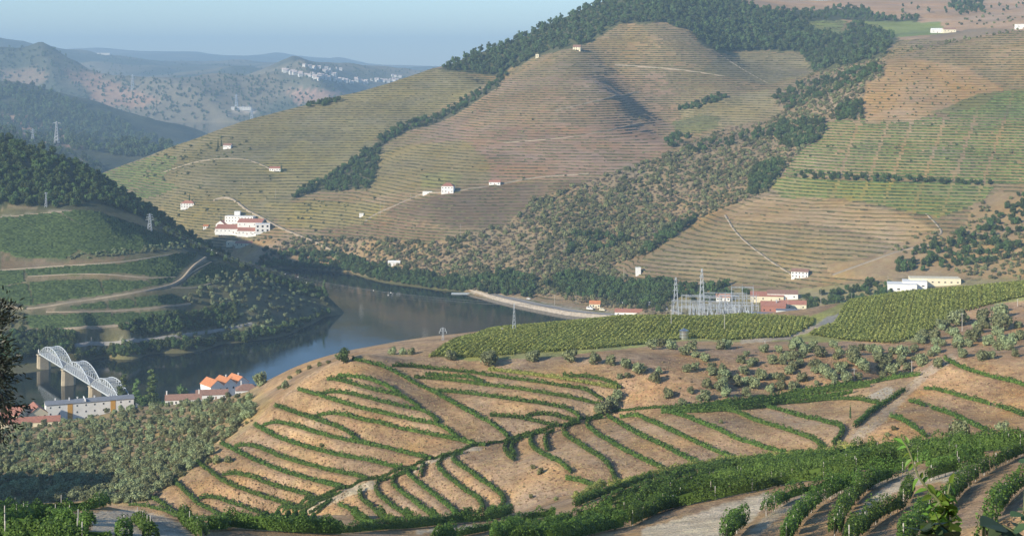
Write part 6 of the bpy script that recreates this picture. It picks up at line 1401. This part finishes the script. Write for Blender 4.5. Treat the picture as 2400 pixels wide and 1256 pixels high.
# olive tree just left of the frame: only its outer sprays reach into the picture
EDGEBARK = mat_plain('dark_twig', (.035,.032,.028), .9, 0, .2, 10)
tx, ty = -7.2, 15.0; tz = float(near.z(tx, ty)); et = empty('olive_tree', (tx, ty, tz))
m = MB(); o0 = et.location; top = Vector((tx+.5, ty, 226.3))
m.bar((0,0,-.3), Vector((.25,.1,1.6)), .22, 8, .17); m.bar(Vector((.25,.1,1.58)), top-o0, .17, 8, .11); m.build('trunk', EDGEBARK, et)
rng = np.random.RandomState(8); VV = []; QQ = []; nb = 0; m = MB(); zc = lambda x, y, dy=0: np.array(unproj(x/3.306-9, 680+y/3.306, ty+dy))
sprays = [((-60,330),(20,160),(60,60)),((-40,300),(60,190),(125,140)),((-40,300),(40,220),(110,230)),((-80,520),(30,440),(75,370)),((-60,560),(70,560),(160,510)),((-60,620),(60,660),(165,645)),((-80,700),(40,740),(105,790)),((-60,760),(90,900),(215,890)),((-60,820),(60,930),(150,1000)),
  ((-60,900),(60,1000),(130,1090)),((-60,980),(20,1080),(40,1190)),((-80,460),(0,500),(60,470)),((-60,840),(50,860),(110,850)),((-60,660),(20,690),(90,600)),((-60,740),(40,800),(70,930)),((-60,580),(20,620),(100,740)),((-60,480),(40,520),(70,620)),((-60,880),(10,950),(60,1060)),((-100,420),(-10,420),(30,400))]
for s_ in sprays:
    dy = rng.uniform(-.5,.5); P = [zc(x, y, dy) for x, y in s_]
    m.bar(top-o0, Vector(P[0])-o0, .02, 4, .012)
    for a, b in zip(P[:-1], P[1:]): m.bar(Vector(a)-o0, Vector(b)-o0, .01, 4, .005)
    n = 85; t = rng.uniform(0, 1, n); Pt = np.where(t[:,None] < .5, P[0]+(P[1]-P[0])*t[:,None]*2, P[1]+(P[2]-P[1])*(t[:,None]*2-1))
    d = (P[2]-P[0])/np.linalg.norm(P[2]-P[0]); dirs = d+rng.normal(size=(n,3))*.55; dirs /= np.linalg.norm(dirs,axis=1,keepdims=True)
    sd = np.cross(dirs, rng.normal(size=(n,3))); sd /= np.linalg.norm(sd,axis=1,keepdims=True); L = rng.uniform(.05,.085,n)[:,None]; Pt = Pt+rng.normal(size=(n,3))*.05*np.array([1,1,1])
    V = np.stack([Pt, Pt+dirs*L*.45+sd*L*.13, Pt+dirs*L, Pt+dirs*L*.45-sd*L*.13], 1).reshape(-1,3); VV.append(V-np.array(o0)); QQ.append(np.arange(4*n).reshape(n,4)+nb); nb += 4*n
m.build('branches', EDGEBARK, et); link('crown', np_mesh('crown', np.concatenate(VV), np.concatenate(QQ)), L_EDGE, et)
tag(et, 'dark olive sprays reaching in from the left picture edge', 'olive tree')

# ------------------------------------------------------------------ the air
mz = bpy.data.materials.new('haze_air'); mz.use_nodes = True; t = mz.node_tree; t.nodes.clear()
o = t.nodes.new('ShaderNodeOutputMaterial'); pv = t.nodes.new('ShaderNodeVolumePrincipled')
pv.inputs['Color'].default_value = (.52,.77,1.0,1); pv.inputs['Density'].default_value = HAZE; pv.inputs['Anisotropy'].default_value = 0.0
t.links.new(pv.outputs[0], o.inputs['Volume'])
m = MB(); m.box(-12100,-1600,-61.2,12100,22600,620); hz_ = m.build('haze', mz); tag(hz_, 'thin blue haze filling the valley air', 'haze', kind='stuff')

# ------------------------------------------------------------------ labels of look-alikes that stand apart: counted across the picture
_u = ['','first','second','third','fourth','fifth','sixth','seventh','eighth','ninth','tenth','eleventh','twelfth','thirteenth','fourteenth','fifteenth','sixteenth','seventeenth','eighteenth','nineteenth']
_t = {2:('twentieth','twenty'),3:('thirtieth','thirty'),4:('fortieth','forty'),5:('fiftieth','fifty'),6:('sixtieth','sixty'),7:('seventieth','seventy'),8:('eightieth','eighty'),9:('ninetieth','ninety')}
def ordinal(n): return _u[n] if n < 20 else (_t[n//10][0] if n % 10 == 0 else _t[n//10][1]+'-'+_u[n % 10])
ORD = {'rows of the left plateau field','rows of the right plateau field','olive trees at the right edge','olive trees on the red bank','olive trees at the top of the track','olive trees along the plateau edge','grey bushes by the track','olive trees on the plateau rim','bushes on the crest',
       'weed bushes on the banks','garden trees of the village','olives before the apartments','fence posts of the station'}
byl = {}
for ob in S.objects:
    if ob.parent is None and ob.get('group') in ORD: byl.setdefault(ob['label'], []).append(ob)
for lab, obs in byl.items():
    if len(obs) < 2 or len(obs) > 99: continue
    obs.sort(key=lambda ob: CX+F*ob.location[0]/ob.location[1])
    for k, ob in enumerate(obs): ob['label'] = lab+', '+ordinal(k+1)+' from the left'
